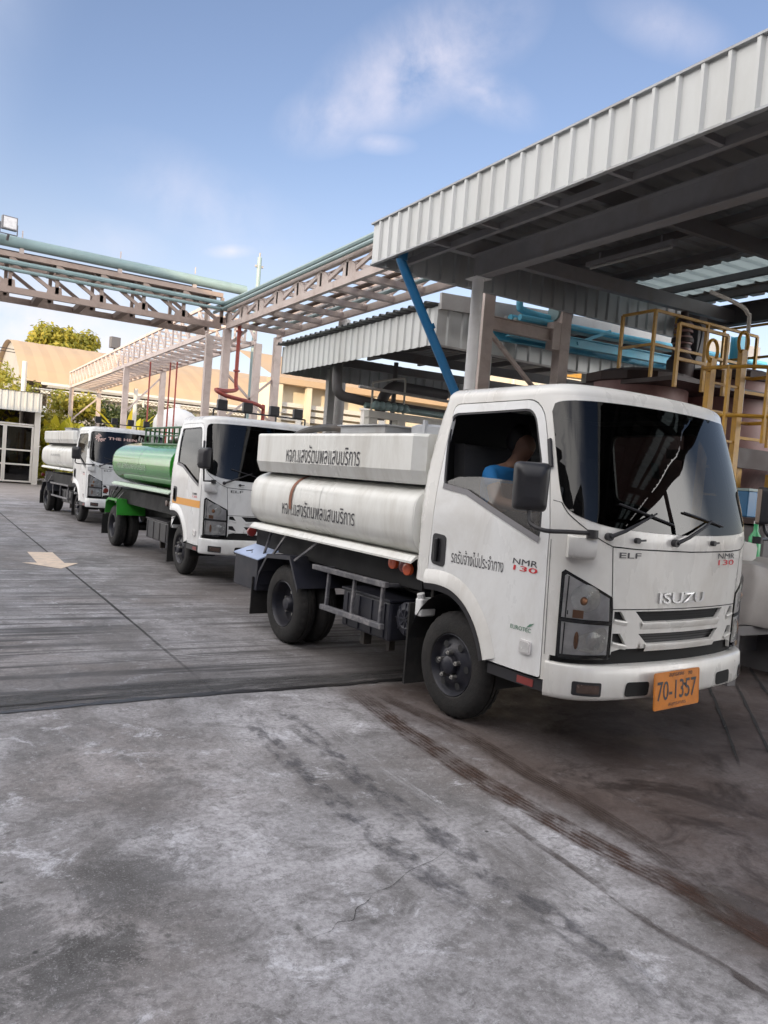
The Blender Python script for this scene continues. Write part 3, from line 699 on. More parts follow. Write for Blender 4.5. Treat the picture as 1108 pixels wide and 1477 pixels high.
# right-hand rack, running along the trucks
r1 = thing('pipe_rack', 'pinkish steel lattice pipe rack running above the lower canopy', 'pipe rack', (6.95, 20.9, 0))
mb = MB(); truss(mb, (6.95, 20.9), (6.95, 7.9), 5.43, 6.05, 1.18, .15); inv(r1, mb).build('girder', M['rack_paint'], r1)
mb = MB(); truss(mb, (8.45, 20.9), (8.45, 7.9), 5.43, 6.05, 1.18, .15); inv(r1, mb).build('girder', M['rack_paint'], r1)
mb = MB()
y = 20.4
while y > 8: mb.bar((6.95, y, 5.50), (8.45, y, 5.50), .14, .12).bar((6.95, y - .2, 5.98), (8.45, y - .2, 5.98), .08, .1); y -= 1.18
inv(r1, mb).build_each('cross_member', M['rack_paint'], r1)
for (x, y) in ((6.95, 20.9), (8.45, 20.9), (7.14, 9.5), (8.70, 9.5)): post(r1, x, y, 5.43)
mb = MB(); mb.ibeam((7.24, 9.5, 4.17), (8.60, 9.5, 4.17), .12, .20).box(8.44, 8.60, 9.42, 9.58, 3.95, 4.38)
inv(r1, mb).build('portal_beam', M['rack_paint'], r1)
mb = MB(); mb.bar((7.24, 9.5, 4.02), (8.62, 9.5, 2.99), .055, .055).bar((7.24, 9.56, 2.0), (8.60, 9.56, 3.2), .05).bar((7.05, 20.9, 4.2), (8.4, 20.9, 3.0), .06).bar((7.0, 20.9, 5.0), (7.5, 20.9, 5.5), .07).bar((8.35, 20.9, 4.2), (7.05, 20.9, 3.0), .06)
mb.bar((7.05, 20.9, 2.9), (8.35, 20.9, 2.9), .08)
inv(r1, mb).build_each('brace', M['rack_paint'], r1)
# left-hand rack, crossing the yard
r2 = thing('pipe_rack', 'heavy steel lattice pipe rack crossing over the yard from the left', 'pipe rack', (6.95, 21.05, 0))
mb = MB(); truss(mb, (6.80, 21.05), (-9, 21.05), 5.43, 6.40, 1.02, .15, True, .12, 1, .12, .62); inv(r2, mb).build('girder', M['rack_warm'], r2)
mb = MB(); truss(mb, (6.80, 22.45), (-9, 22.45), 5.43, 6.40, 1.02, .15, True, .12, 1, .12, .55); inv(r2, mb).build('girder', M['rack_warm'], r2)
mb = MB(); x = 6.3
while x > -9: mb.bar((x, 21.1, 5.50), (x, 22.4, 5.50), .16, .13).bar((x + .3, 21.1, 6.27), (x + .3, 22.4, 6.27), .1, .14); x -= 1.02
inv(r2, mb).build_each('cross_member', M['rack_brown'], r2)
mb = MB()
for xx in (1.75, 4.05, 6.0, -.7, -3.2): mb.bar((xx, 21.05, 6.36), (xx, 21.05, 6.60), .10, .10).bar((xx, 21.05, 6.78), (xx, 21.05, 6.95), .025)
inv(r2, mb).build_each('pipe_support', M['rack_paint'], r2)
mb = MB(); mb.box(-9, 6.6, 21.4, 22.0, 6.37, 6.52); inv(r2, mb).build('cable_tray', M['rack_brown'], r2)
for (x, y) in ((6.95, 22.45), (8.45, 22.45), (-8.8, 21.05), (-8.8, 22.45)): post(r2, x, y, 5.43)
# far rack, running away
r3 = thing('pipe_rack', 'long thin lattice pipe rack running away to the far fence', 'pipe rack', (6.95, 24, 0))
for x in (6.95, 8.45):
    mb = MB(); truss(mb, (x, 22.7), (x, 48.5), 5.43, 6.40, .95, .14, False, .08, 1, .09); inv(r3, mb).build('girder', M['rack_paint'], r3)
mb = MB(); y = 23
while y < 48.5: mb.bar((6.95, y, 5.50), (8.45, y, 5.50), .08, .08).bar((6.95, y, 5.50), (8.45, y + .95, 5.50), .05, .05).bar((6.95, y, 6.34), (8.45, y, 6.34), .06, .06); y += .95
inv(r3, mb).build_each('cross_member', M['rack_paint'], r3)
for y in (33.4, 47.6):
    for x in (6.95, 8.45): post(r3, x, y, 5.43, .26)
mb = MB(); mb.bar((7.0, 33.4, 3.6), (8.4, 33.4, 5.2), .07).bar((7.0, 47.6, 2.0), (8.4, 47.6, 3.4), .08).bar((7, 47.6, 3.6), (8.4, 47.6, 5.0), .08)
inv(r3, mb).build_each('brace', M['rack_paint'], r3)

def pipe(pts, r, m, label, n=14, smooth=5, name='pipe', cat='pipe', flanges=()):
    mb = MB(); mb.tube(catmull(pts, smooth) if smooth else pts, r, n)
    for (p, d) in flanges:
        p = Vector(p); d = Vector(d).normalized(); mb.cyl(p - d * .02, p + d * .02, r * 1.7, n)
    return tag(mb.build(name, M[m]), label, cat)
pipe([(-9, 21.05, 6.73), (7.45, 21.05, 6.60)], .135, 'pipe_teal', 'thick teal pipe along the top of the left pipe rack', smooth=0, flanges=())
pipe([(-9, 20.95, 6.20), (6.6, 20.95, 6.12), (6.80, 20.92, 6.12), (6.86, 20.7, 6.12), (6.86, 8.0, 6.12)], .06, 'pipe_teal', 'teal pipe bending round the rack corner, upper one of two', 8, 3)
pipe([(-9, 20.95, 5.98), (6.5, 20.95, 5.96), (6.72, 20.9, 5.96), (6.78, 20.6, 5.96), (6.78, 8.0, 5.98)], .045, 'pipe_teal', 'thinner teal pipe bending round the rack corner', 8, 3)
pipe([(7.15, 20.9, 6.18), (7.15, 8.0, 6.18)], .08, 'pipe_grey', 'grey pipe lying on top of the right rack', smooth=0)
pipe([(7.55, 20.9, 6.14), (7.55, 8.0, 6.14)], .05, 'rack_brown', 'thin brown pipe lying on top of the right rack', smooth=0)
for i, (x, m, l) in enumerate(((7.25, 'pipe_teal', 'teal pipe slung inside the right rack nearest its yard side'), (7.6, 'rack_brown', 'dark brown pipe slung inside the right rack'), (7.9, 'pipe_grey', 'grey pipe slung inside the right rack'), (8.2, 'pipe_teal', 'teal pipe slung inside the right rack nearest its far side'))):
    pipe([(x, 20.8, 5.62), (x, 8.0, 5.62)], .05, m, l, 8, 0)
pipe([(7.05, 20.2, 5.55), (7.05, 20.2, 4.0), (7.05, 20.1, 3.75), (6.6, 19.6, 3.62), (6.2, 19.2, 3.58), (6.45, 19.1, 3.45), (7.2, 19.6, 3.42), (7.75, 20.0, 3.35), (7.85, 20.1, 3.1), (7.85, 20.1, .05)], .052, 'pipe_red', 'red fire pipe dropping from the rack corner in a crank', 12, 5, 'fire_pipe', 'fire pipe', flanges=(((7.05, 20.2, 4.25), (0, 0, 1)), ((7.05, 20.2, 5.3), (0, 0, 1)), ((7.85, 20.1, 2.6), (0, 0, 1))))
for i, (x, y, l) in enumerate(((7.45, 31.5, 'thin red riser under the far rack, left one'), (7.95, 30.4, 'thin red riser under the far rack, middle one'), (8.15, 30.2, 'thin red riser under the far rack, right one'))):
    pipe([(x, y, .05), (x, y, 5.6)], .032, 'pipe_red', l, 8, 0, 'pipe', 'pipe', flanges=(((x, y, 3.0), (0, 0, 1)),))
# mast, flood lamp, loudhailer on the racks
t = thing('utility_pole', 'slim grey pole with a short cross arm behind the rack corner', 'pole', (9.25, 25, 0))
mb = MB(); mb.cyl((0, 0, 0), (0, 0, 8.7), .075, 10); mb.build('pole', M['pipe_teal'], t)
mb = MB(); mb.bar((-.14, 0, 8.40), (.14, 0, 8.40), .07); mb.cyl((0, 0, 8.7), (0, 0, 8.85), .03, 8); mb.build('cross_arm', M['pipe_grey'], t)
t = thing('flood_light', 'square grey flood light standing on the left pipe rack', 'flood light', (1.42, 20.7, 6.72), rad(10))
mb = MB(); mb.box(-.17, .17, -.09, .04, .09, .40); mb.build('housing', M['steel_grey'], t, bevel=.015)
mb = MB(); mb.box(-.14, .14, -.096, -.088, .12, .37); mb.build('glass', M['lamp_grey'], t)
mb = MB(); mb.bar((-.19, 0, .25), (-.19, 0, .0), .02).bar((.19, 0, .25), (.19, 0, .0), .02).bar((-.19, 0, .0), (.19, 0, .0), .02).bar((0, .1, -.12), (0, 0, 0), .05); mb.build('bracket', M['steel_dull'], t)
t = thing('flood_light', 'small dark flood light on the far rack', 'flood light', (7.0, 36.5, 6.40), rad(15))
mb = MB(); mb.box(-.22, .22, -.14, .10, .12, .62); mb.build('housing', M['steel_dull'], t, bevel=.02); mb = MB(); mb.bar((0, 0, 0), (0, 0, .14), .06); mb.build('bracket', M['steel_dull'], t)
# ------------------------------------------------------------------ the trucks
def sstep(a, b, x):
    t = min(1, max(0, (x - a) / (b - a))); return t * t * (3 - 2 * t)
FRONT = catmull([(.70, -1), (.86, -.994), (.97, -.97), (1.06, -.91), (1.12, -.82), (1.165, -.69), (1.20, -.5), (1.225, -.25), (1.235, 0)], 8)
REAR = catmull([(-.36, -1), (-.41, -.975), (-.435, -.92), (-.44, -.8), (-.44, -.4), (-.44, 0)], 8)
def arcl(P):
    s = [0]
    for a, b in zip(P, P[1:]): s.append(s[-1] + math.dist(a, b))
    return s
FA = arcl(FRONT); RA = arcl(REAR); UC = .70 + FA[-1]; UR = -.36 - RA[-1]
def interp(P, A, s):
    s = min(max(s, 0), A[-1])
    for i in range(len(A) - 1):
        if s <= A[i + 1]:
            t = (s - A[i]) / (A[i + 1] - A[i] + 1e-12); return tuple(a + (b - a) * t for a, b in zip(P[i], P[i + 1]))
    return P[-1]
def plan(u):
    m = u > UC
    if m: u = 2 * UC - u
    if u < -.36: x, y = interp(REAR, RA, -.36 - u)
    elif u <= .70: x, y = u, -1.0
    else: x, y = interp(FRONT, FA, u - .70)
    return (x, -y) if m else (x, y)
def S0(u, z):
    x, y = plan(u); t = max(0, (z - 1.45) / .80)
    y *= 1 - .085 * min(t, 1.2) ** 1.5
    x -= .21 * t ** 1.15 * sstep(.1, .95, x)
    x += .09 * t * t * (1 - sstep(-.44, -.1, x))
    return (x, y, z)
def S(u, z, off=0.0):
    """cab skin: u runs round the cab from the middle of the rear wall, z is height; off is the distance outwards"""
    p = S0(u, z)
    if not off: return p
    a = S0(u + .012, z); b = S0(u - .012, z); c = S0(u, z + .01); d = S0(u, z - .01)
    e = [a[i] - b[i] for i in range(3)]; g = [c[i] - d[i] for i in range(3)]
    n = (e[1] * g[2] - e[2] * g[1], e[2] * g[0] - e[0] * g[2], e[0] * g[1] - e[1] * g[0]); L = sqrt(sum(q * q for q in n)) + 1e-12
    return tuple(p[i] + off * n[i] / L for i in range(3))
def skin(off): return lambda a, b, t: S(a, b, off + t)
def mir(P): return [(2 * UC - a, b) for a, b in P][::-1]
ZT = 2.31
ARCH = catmull([(-.26, .945), (-.10, .955), (.06, .935), (.20, .868), (.31, .765), (.385, .65), (.435, .53)], 4)
DOOR = [(-.257, .952)] + ARCH[1:-1] + [(.437, .53)] + poly_offset_round([(.438, .53), (.928, .53), (.905, 1.40), (.925, 1.875), (.895, 2.285), (-.262, 2.275)], [0, .02, 0, 0, .16, .13], 5)[1:]
WIN = poly_offset_round([(-.16, 1.665), (.105, 1.632), (.825, 1.375), (.853, 1.60), (.86, 1.89), (.815, 2.222), (-.245, 2.205)], [.05, .12, .03, 0, 0, .11, .10], 5)
SCREEN_H = [(.965, 2.10), (.985, 1.66), (1.05, 1.60), (1.16, 1.55), (1.30, 1.515), (1.6, 1.49), (UC, 1.485)]
def screen_outline(g=0.0):
    h = catmull([(.952 + g, 2.20 - g), (.965 + g, 2.0), (.985 + g, 1.70), (1.02 + g, 1.60 + g), (1.12 + g, 1.545 + g), (1.30, 1.503 + g), (1.62, 1.482 + g), (UC, 1.475 + g)], 5)
    top = catmull([(UC, 2.285 - g), (1.6, 2.284 - g), (1.2, 2.278 - g), (1.03 + g, 2.268 - g), (.972 + g, 2.25 - g)], 5)
    half = top + h                      # anticlockwise down the left then along the foot
    return half + [(2 * UC - a, b) for a, b in h[:-1]][::-1] + [(2 * UC - a, b) for a, b in top[1:]][::-1]
LAMP = [(1.010, 1.200), (1.030, 1.219), (1.335, 1.073), (1.345, 1.0), (1.352, .70), (1.335, .69), (1.016, .688)]
GR = [[(1.545, .985), (2 * UC - 1.545, .985), (2 * UC - 1.62, .915), (1.62, .915)], [(1.585, .843), (2 * UC - 1.585, .843), (2 * UC - 1.665, .776), (1.665, .776)]]
GS = [[(1.372, .985), (1.425, .985), (1.475, .922), (1.372, .938)], [(1.372, .848), (1.43, .848), (1.485, .775), (1.372, .795)]]
def arch_off(d):
    out = []
    for i, p in enumerate(ARCH):
        a = ARCH[max(i - 1, 0)]; b = ARCH[min(i + 1, len(ARCH) - 1)]; t = Vector((b[0] - a[0], b[1] - a[1])).normalized()
        out.append((p[0] + t.y * -d if False else p[0] - t.y * d, p[1] + t.x * d))
    return out

def line_on(mb, P, off, w, mat=0):
    """thin strip following a polyline on the cab skin"""
    P = [q for a, b in zip(P, P[1:]) for q in [(a[0] + (b[0] - a[0]) * k / max(1, int(math.dist(a, b) / .05)), a[1] + (b[1] - a[1]) * k / max(1, int(math.dist(a, b) / .05))) for k in range(max(1, int(math.dist(a, b) / .05)))]] + [P[-1]]
    V = []
    for i, p in enumerate(P):
        a = P[max(i - 1, 0)]; b = P[min(i + 1, len(P) - 1)]; t = Vector((b[0] - a[0], b[1] - a[1])).normalized()
        V += [S(p[0] - t.y * w / 2, p[1] + t.x * w / 2, off), S(p[0] + t.y * w / 2, p[1] - t.x * w / 2, off)]
    mb.add(V, [(2 * i, 2 * i + 1, 2 * i + 3, 2 * i + 2) for i in range(len(P) - 1)], mat)

def make_wheel(root, x, y, side, rear=False):
    """side -1 right, +1 left; y is the outer tyre face"""
    R, W = .385, .20
    def tyre(yo):
        mb = MB(); s = side; prof = [(.020, .215), (.004, .235), (0, .275), (.006, .325), (.020, .357), (.034, .374), (.046, .382), (.052, .386), (.076, .386), (.078, .377), (.086, .377), (.088, .387), (.112, .387), (.114, .377), (.122, .377), (.124, .386), (.148, .386), (.154, .382), (.166, .374), (.180, .357), (.194, .325), (.2, .275), (.196, .235), (.180, .215)]
        def wob(i, k): return -.010 if (5 <= i <= 7 or 16 <= i <= 18) and k % 3 == 0 else 0
        mb.lathe(prof, (x, yo, R), (0, -s, 0), 96, 0, True, wob); return mb
    mb = MB(); s = side; o = (x, y, R); ax = (0, -s, 0)
    if not rear:
        mb.lathe([(.012, .226), (.006, .221), (.018, .213), (.036, .205), (.050, .196), (.052, .180), (.036, .150), (.020, .125), (.014, .105), (.016, .078), (.02, .07)], o, ax, 48)
        mb.lathe([(.02, .07), (-.02, .066), (-.030, .055), (-.034, .02), (-.034, .0)], o, ax, 32)
        mb.lathe([(.048, .19), (.12, .19), (.13, .0)], o, ax, 32, 1)
        for k in range(5):
            a = 2 * pi * k / 5 + .35; c = Vector((x + cos(a) * .092, y + s * .004, R + sin(a) * .092)); mb.cyl(c - Vector((0, s * .03, 0)), c + Vector((0, s * .022, 0)), .017, 6, 2); mb.cyl(c + Vector((0, s * .02, 0)), c + Vector((0, s * .034, 0)), .009, 8, 2)
        for k in range(6):
            a = 2 * pi * k / 6; c = Vector((x + cos(a) * .158, y - s * .028, R + sin(a) * .158)); mb.lathe([(0, .026), (0, 0)], c + Vector((0, s * .0105, 0)), (0, s, 0), 14, 1, False)
    else:
        mb.lathe([(.012, .226), (.006, .220), (.02, .211), (.05, .204), (.10, .197), (.125, .185), (.13, .14), (.135, .10), (.11, .085), (.06, .07), (.04, .055), (.035, 0)], o, ax, 48)
        for k in range(5):
            a = 2 * pi * k / 5 + .2; c = Vector((x + cos(a) * .112, y - s * .12, R + sin(a) * .112)); mb.cyl(c, c + Vector((0, s * .03, 0)), .015, 6, 2)
    w = mb.build('wheel', [M['rim_steel'], M['interior'], M['nut_steel']], root, sharp=40)
    tyre(y).build('tyre', M['rubber'], w, sharp=32)
    if rear: tyre(y - side * .23).build('tyre', M['rubber'], w, sharp=32)
    return w

def make_truck(label, loc, yaw, wb, spec):
    root = thing('tank_truck', label, 'truck', loc, rad(yaw), 'tank trucks queued along the yard')
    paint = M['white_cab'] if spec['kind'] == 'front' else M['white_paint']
    # --- cab skin -------------------------------------------------------
    right = [(UR, .95), (-.36, .955), (-.26, .945)] + ARCH + [(.94, .53), (.965, .53), (.972, .69), (1.36, .69), (1.375, .735), (1.44, .75), (UC, .75)]
    outline = right + mir(right)[1:] + [(2 * UC - UR, ZT), (UR, ZT)]
    holes = [DOOR, mir(WIN), screen_outline(.035)] + GR + GS + [mir(g) for g in GS]
    mb = MB(); mb.panel(outline, holes, skin(0), .055, 0, .022, True)
    # roof
    us = sorted({round(p[0], 6) for p in resample([(2 * UC - UR, ZT), (UR, ZT), (UR, 0), (2 * UC - UR, 0)], .055)[:int(math.ceil((2 * UC - 2 * UR) / .055)) + 1]})
    rings = []
    C0 = Vector((.25, 0, 0))
    for k in range(8):
        th = k / 7 * pi / 2; ins = (1 - cos(th)) * .13; h = ZT + sin(th) * .085; ring = []
        for u in us:
            p = Vector(S(u, ZT)); q = Vector(S(u, ZT, -.02)); n = (q - p); n.z = 0; n.normalize(); e = p + n * ins; e.z = h; ring.append(e)
        rings.append(ring)
    for f in (.8, .55, .28, .0):
        rings.append([Vector((C0.x + (p.x - C0.x) * f, p.y * f, ZT + .085 + .03 * (1 - f * f))) for p in rings[7]])
    mb.loft(rings, 0, True, False, False)
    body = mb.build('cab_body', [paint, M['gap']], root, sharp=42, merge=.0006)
    # dark lining, floor
    mb = MB(); rl = [(UR + .02, .96), (.93, .96), (.98, .90), (UC, .90)]
    def grow(P, c, k): return [(c[0] + (a - c[0]) * k, c[1] + (b - c[1]) * k) for a, b in P]
    lin_holes = [grow(WIN, (.33, 1.87), 1.04), grow(mir(WIN), (2 * UC - .33, 1.87), 1.04), screen_outline(.015)]
    mb.panel(rl + mir(rl)[1:] + [(2 * UC - UR, 2.30), (UR, 2.30)], lin_holes, skin(-.028), .09, 0, 0, True)
    mb.box(-.40, 1.05, -.93, .93, .955, .98).box(-.26, .66, -.70, .70, 2.315, 2.33)
    mb.build('cab_lining', M['interior'], body)
    for yc, w in ((-.50, .50), (.12, .34), (.55, .48)):
        mb = MB(); mb.box(-.28, .28, yc - w / 2, yc + w / 2, .98, 1.38); 
        P = [(-.30, 1.34), (-.16, 1.34), (-.24, 2.0), (-.36, 2.0)]; mb.prism(P, lambda a, b, t, yc=yc: (a, yc + t, b), -w / 2, w / 2)
        mb.build('seat', M['seat_cloth'], root, bevel=.04)
    mb = MB(); P = [(.62, 1.0), (.62, 1.38), (.70, 1.50), (1.02, 1.47), (1.10, 1.0)]; mb.prism(P, lambda a, b, t: (a, t, b), -.86, .86)
    mb.build('dashboard', M['interior'], root, bevel=.03)
    mb = MB(); ring = [Vector((.50, -.48, 1.50)) + Vector((.12 * sin(a) * .9, .20 * cos(a), .16 * sin(a))) for a in [2 * pi * k / 28 for k in range(28)]]
    mb.tube(ring, .014, 8, closed=True).bar((.50, -.66, 1.50), (.50, -.30, 1.50), .03, .02).cyl((.50, -.48, 1.50), (.66, -.48, 1.36), .03, 10)
    mb.build('steering_wheel', M['black_plastic'], root)
    # --- right-hand door --------------------------------------------------
    g = .007; cx, cy = .33, 1.42
    D2 = [(a + (g if a < cx else -g), b + (g if b < cy else -g)) for a, b in DOOR]
    mb = MB(); mb.panel(D2, [WIN], skin(.001), .055, 0, .03, True)
    door = mb.build('door', [M['white_paint'], M['gap']], root, sharp=42)
    mb = MB(); mb.panel(grow(DOOR, (.33, 1.42), 1.012), [grow(WIN, (.33, 1.87), 1.02)], skin(-.024), .2, 0, 0, True); mb.build('door_seal', M['gap'], door)
    mb = MB(); band = [(a, b) for a, b in WIN]
    ring_o = grow(WIN, (.33, 1.85), 1.0); ring_i = grow(WIN, (.33, 1.85), .965)
    mb.panel(ring_o, [ring_i], skin(-.004), .08, 0, .012, True); mb.build('window_seal', M['black_plastic'], door)
    mb = MB(); line_on(mb, [(-.16, 1.672), (.105, 1.640), (.83, 1.383)], .006, .040); mb.build('window_trim', M['steel_grey'], door)
    if spec['window'] == 'half':
        G = [(-.17, 1.66), (.105, 1.625), (.835, 1.365), (.86, 1.60), (.86, 1.725), (.5, 1.745), (.2, 1.755), (-.02, 1.745), (-.17, 1.70)]
        mb = MB(); mb.panel(G, [], skin(-.014), .08, 0, 0, True); mb.build('window_glass', M['glass_side'], door)
    else:
        mb = MB(); mb.panel(grow(WIN, (.33, 1.85), 1.01), [], skin(-.014), .09, 0, 0, True); mb.build('window_glass', M['glass_far'], door)
    mb = MB(); H = poly_offset_round([(-.215, 1.10), (-.06, 1.085), (-.06, 1.315), (-.215, 1.325)], .04, 4)
    mb.panel(H, [], skin(.006), .04, 0, .01); mb.build('door_handle', M['black_plastic'], door)
    mb = MB(); mb.bar(S(-.15, 1.12, .018), S(-.15, 1.29, .018), .035, .02); mb.build('handle_lever', M['black_gloss'], door, bevel=.006)
    # white flare and rubber lip over the wheel arch
    mb = MB(); a0 = arch_off(.002); a1 = arch_off(.06); a2 = arch_off(.105)
    V = []
    for p, q, r in zip(a0, a1, a2): V += [S(p[0], p[1], .022), S(q[0], q[1], .022), S(r[0], r[1], .002)]
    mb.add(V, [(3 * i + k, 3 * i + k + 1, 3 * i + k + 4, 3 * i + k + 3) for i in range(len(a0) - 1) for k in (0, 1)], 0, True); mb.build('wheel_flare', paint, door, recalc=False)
    mb = MB(); V = []
    b0 = arch_off(-.045)
    for p, q in zip(a0, b0): V += [S(p[0], p[1], .026), S(q[0], q[1], .014), S(q[0], q[1], -.10)]
    mb.add(V, [(3 * i + k, 3 * i + k + 1, 3 * i + k + 4, 3 * i + k + 3) for i in range(len(a0) - 1) for k in (0, 1)], 0, True); mb.build('arch_lip', M['black_plastic'], body, recalc=False)
    # inner wheel housing behind the tyre and in front of it
    mb = MB(); ar = [(cos(a) * .50, .385 + sin(a) * .52) for a in [rad(-5 + 190 * k / 16) for k in range(17)]]
    for s in (-1, 1): mb.loft([[(a, s * .94, b) for a, b in ar], [(a, s * .55, b) for a, b in ar]], 0, True, False, False)
    mb.build_each('wheel_housing', M['chassis'], root, recalc=False)
    mb = MB(); mb.bar((-.50, -.80, .12), (-.50, -.80, .75), .02, .30).bar((-.50, .80, .12), (-.50, .80, .75), .02, .30)
    mb.build_each('mud_flap', M['rubber'], root)
    # step under the door with red reflector, side turn lamp
    mb = MB(); mb.panel([(.455, .452), (.945, .452), (.945, .522), (.455, .522)], [], skin(-.012), .08, 0, .16); mb.build('step', M['black_plastic'], root)
    mb = MB(); mb.panel([(.735, .462), (.87, .462), (.87, .508), (.735, .508)], [], skin(-.008), .08, 0, .01); mb.build('reflector', M['lens_red'], root)
    mb = MB(); L = poly_offset_round([(.745, .660), (.845, .657), (.845, .742), (.745, .745)], .018, 3); mb.panel(L, [], skin(.014), .03, 0, .014); sl = mb.build('side_lamp', M['lamp_grey'], root)
    mb = MB(); mb.panel(poly_offset_round([(.755, .668), (.835, .666), (.835, .733), (.755, .736)], .014, 3), [], skin(.018), .03, 0, .004); mb.build('lens', M['reflector'], sl)
    # --- front ------------------------------------------------------------
    mb = MB(); mb.panel(screen_outline(.002), [screen_outline(.045)], skin(.001), .06, 0, .01, True); sc = mb.build('windscreen_border', M['gap'], root)
    mb = MB(); mb.panel(screen_outline(0), [], skin(.004), .06, 0, 0, True); mb.build('windscreen', M[spec.get('screen', 'glass_screen')], sc, sharp=80)
    # panel gaps: bonnet lid, cowl, corner seams
    mb = MB()
    for s in (0, 1):
        f = (lambda P: P) if s == 0 else mir
        line_on(mb, f(catmull([(.99, 1.63), (1.03, 1.565), (1.12, 1.49), (1.22, 1.425), (1.315, 1.385)], 5)), .0012, .006); line_on(mb, f([(1.315, 1.385), (1.345, 1.06), (1.35, .99)]), .0012, .006)
        line_on(mb, f([(.99, 1.63), (.935, 1.64)]), .0012, .004)
        line_on(mb, f([(.94, .69), (.918, 1.40)]), .0012, .004)
    line_on(mb, [(1.315, 1.385), (1.5, 1.375), (UC, 1.368), (2 * UC - 1.5, 1.375), (2 * UC - 1.315, 1.385)], .0012, .008)
    line_on(mb, [(1.35, .998), (2 * UC - 1.35, .998)], .0012, .006)
    mb.build('panel_gaps', M['gap'], body)
    # dark backing behind the grille slots
    mb = MB(); mb.panel([(1.30, .70), (2 * UC - 1.30, .70), (2 * UC - 1.30, 1.01), (1.30, 1.01)], [], skin(-.035), .1, 0, 0); mb.build('grille_backing', M['black_plastic'], body)
    mb = MB()
    for i in range(3):
        zc = .79 + .008 + i * .017; mb.add([S(u, zc + dz, -.02) for u in [1.6 + (2 * UC - 3.2) * k / 16 for k in range(17)] for dz in (0, .006)], [(2 * k, 2 * k + 2, 2 * k + 3, 2 * k + 1) for k in range(16)], 0)
        zc += .135; mb.add([S(u, zc + dz, -.02) for u in [1.58 + (2 * UC - 3.16) * k / 16 for k in range(17)] for dz in (0, .006)], [(2 * k, 2 * k + 2, 2 * k + 3, 2 * k + 1) for k in range(16)], 0)
    mb.build('grille_bars', M['chassis'], body)
    # raised lips of the grille
    mb = MB()
    for G in GR:
        u0, u1, z = G[3][0] - .02, G[2][0] + .02, G[3][1]; us2 = [u0 + (u1 - u0) * k / 20 for k in range(21)]
        V = [S(u, z + dz, o) for u in us2 for dz, o in ((.004, -.020), (.0, .012), (-.012, .014), (-.045, .001))]
        mb.add(V, [(4 * i + k, 4 * i + k + 1, 4 * i + k + 5, 4 * i + k + 4) for i in range(20) for k in range(3)], 0, True)
    for G in GS + [mir(g)[::-1] for g in GS]:
        a, b = G[3], G[2]; us2 = [a[0] + (b[0] - a[0]) * k / 4 for k in range(5)]; zs = [a[1] + (b[1] - a[1]) * k / 4 for k in range(5)]
        V = [S(u, z + dz, o) for u, z in zip(us2, zs) for dz, o in ((.003, -.020), (.0, .008), (-.008, .010), (-.030, .001))]
        mb.add(V, [(4 * i + k, 4 * i + k + 1, 4 * i + k + 5, 4 * i + k + 4) for i in range(4) for k in range(3)], 0, True)
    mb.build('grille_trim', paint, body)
    # black band over the bumper
    mb = MB(); B = [(.965, .625), (UC, .625), (UC, .752), (1.45, .752), (1.38, .735), (1.36, .692), (.965, .692)]
    B = [(.965, .60), (UC, .60), (2 * UC - .965, .60), (2 * UC - .965, .692), (2 * UC - 1.36, .692), (2 * UC - 1.38, .736), (2 * UC - 1.45, .752), (1.45, .752), (1.38, .736), (1.36, .692), (.965, .692)]
    mb.panel(B, [], skin(-.030), .08, 0, 0); mb.build('lower_band', M['gap'], root)
    # bumper: section swept round the front
    us3 = [.955 + (2 * UC - 2 * .955) * k / 60 for k in range(61)]
    prof = [(.650, -.10), (.652, .024), (.648, .040), (.638, .048), (.56, .055), (.47, .053), (.446, .042), (.436, .024), (.436, -.10)]
    def bp(u, z, o):
        k = sstep(.955, 1.25, min(u, 2 * UC - u)); x, y, zz = S(u, .8, o * (.35 + .65 * k)); return Vector((x, y, z))
    mb = MB(); mb.loft([[bp(u, z, o) for z, o in prof] for u in us3], 0, True, False, True)
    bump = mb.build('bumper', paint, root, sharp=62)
    def bskin(off): return lambda a, b, t: tuple(bp(a, b, .0555 + off + t))
    for s in (0, 1):
        f = (lambda P: P) if s == 0 else mir
        mb = MB(); mb.panel(f(poly_offset_round([(1.115, .475), (1.285, .470), (1.285, .555), (1.115, .560)], .012, 3)), [], bskin(.0015), .04, 0, 0); fg = mb.build('fog_lamp', M['black_plastic'], bump)
        mb = MB(); mb.panel(f(poly_offset_round([(1.14, .49), (1.27, .486), (1.27, .538), (1.14, .542)], .01, 3)), [], bskin(.004), .04, 0, .002); mb.build('lens', M['lens_dark'], fg)
        mb = MB(); mb.panel(f(poly_offset_round([(1.455, .465), (1.655, .462), (1.665, .55), (1.465, .555)], .025, 3)), [], bskin(.0015), .04, 0, 0); mb.build('bumper_vent', M['gap'], bump)
    # licence plate
    if spec.get('plate'):
        pw, ph = .255, .118
        c = Vector((1.32, -.14, .497)); e1 = Vector((-.04, 1, .0)).normalized(); e2 = Vector((-.05, -.02, 1)).normalized(); nn = e1.cross(e2)
        def pf(a, b, t=0): return c + e1 * a + e2 * b + nn * t
        mb = MB(); R_ = poly_offset_round([(-pw, -ph), (pw, -ph), (pw, ph), (-pw, ph)], .015, 3); mb.prism(R_, lambda a, b, t: pf(a, b, t), -.004, .002)
        pl = mb.build('licence_plate', [M['plate_orange']], root)
        mb = MB(); R2 = poly_offset_round([(-pw + .008, -ph + .008), (pw - .008, -ph + .008), (pw - .008, ph - .008), (-pw + .008, ph - .008)], .012, 3); R3 = poly_offset_round([(-pw + .013, -ph + .013), (pw - .013, -ph + .013), (pw - .013, ph - .013), (-pw + .013, ph - .013)], .01, 3)
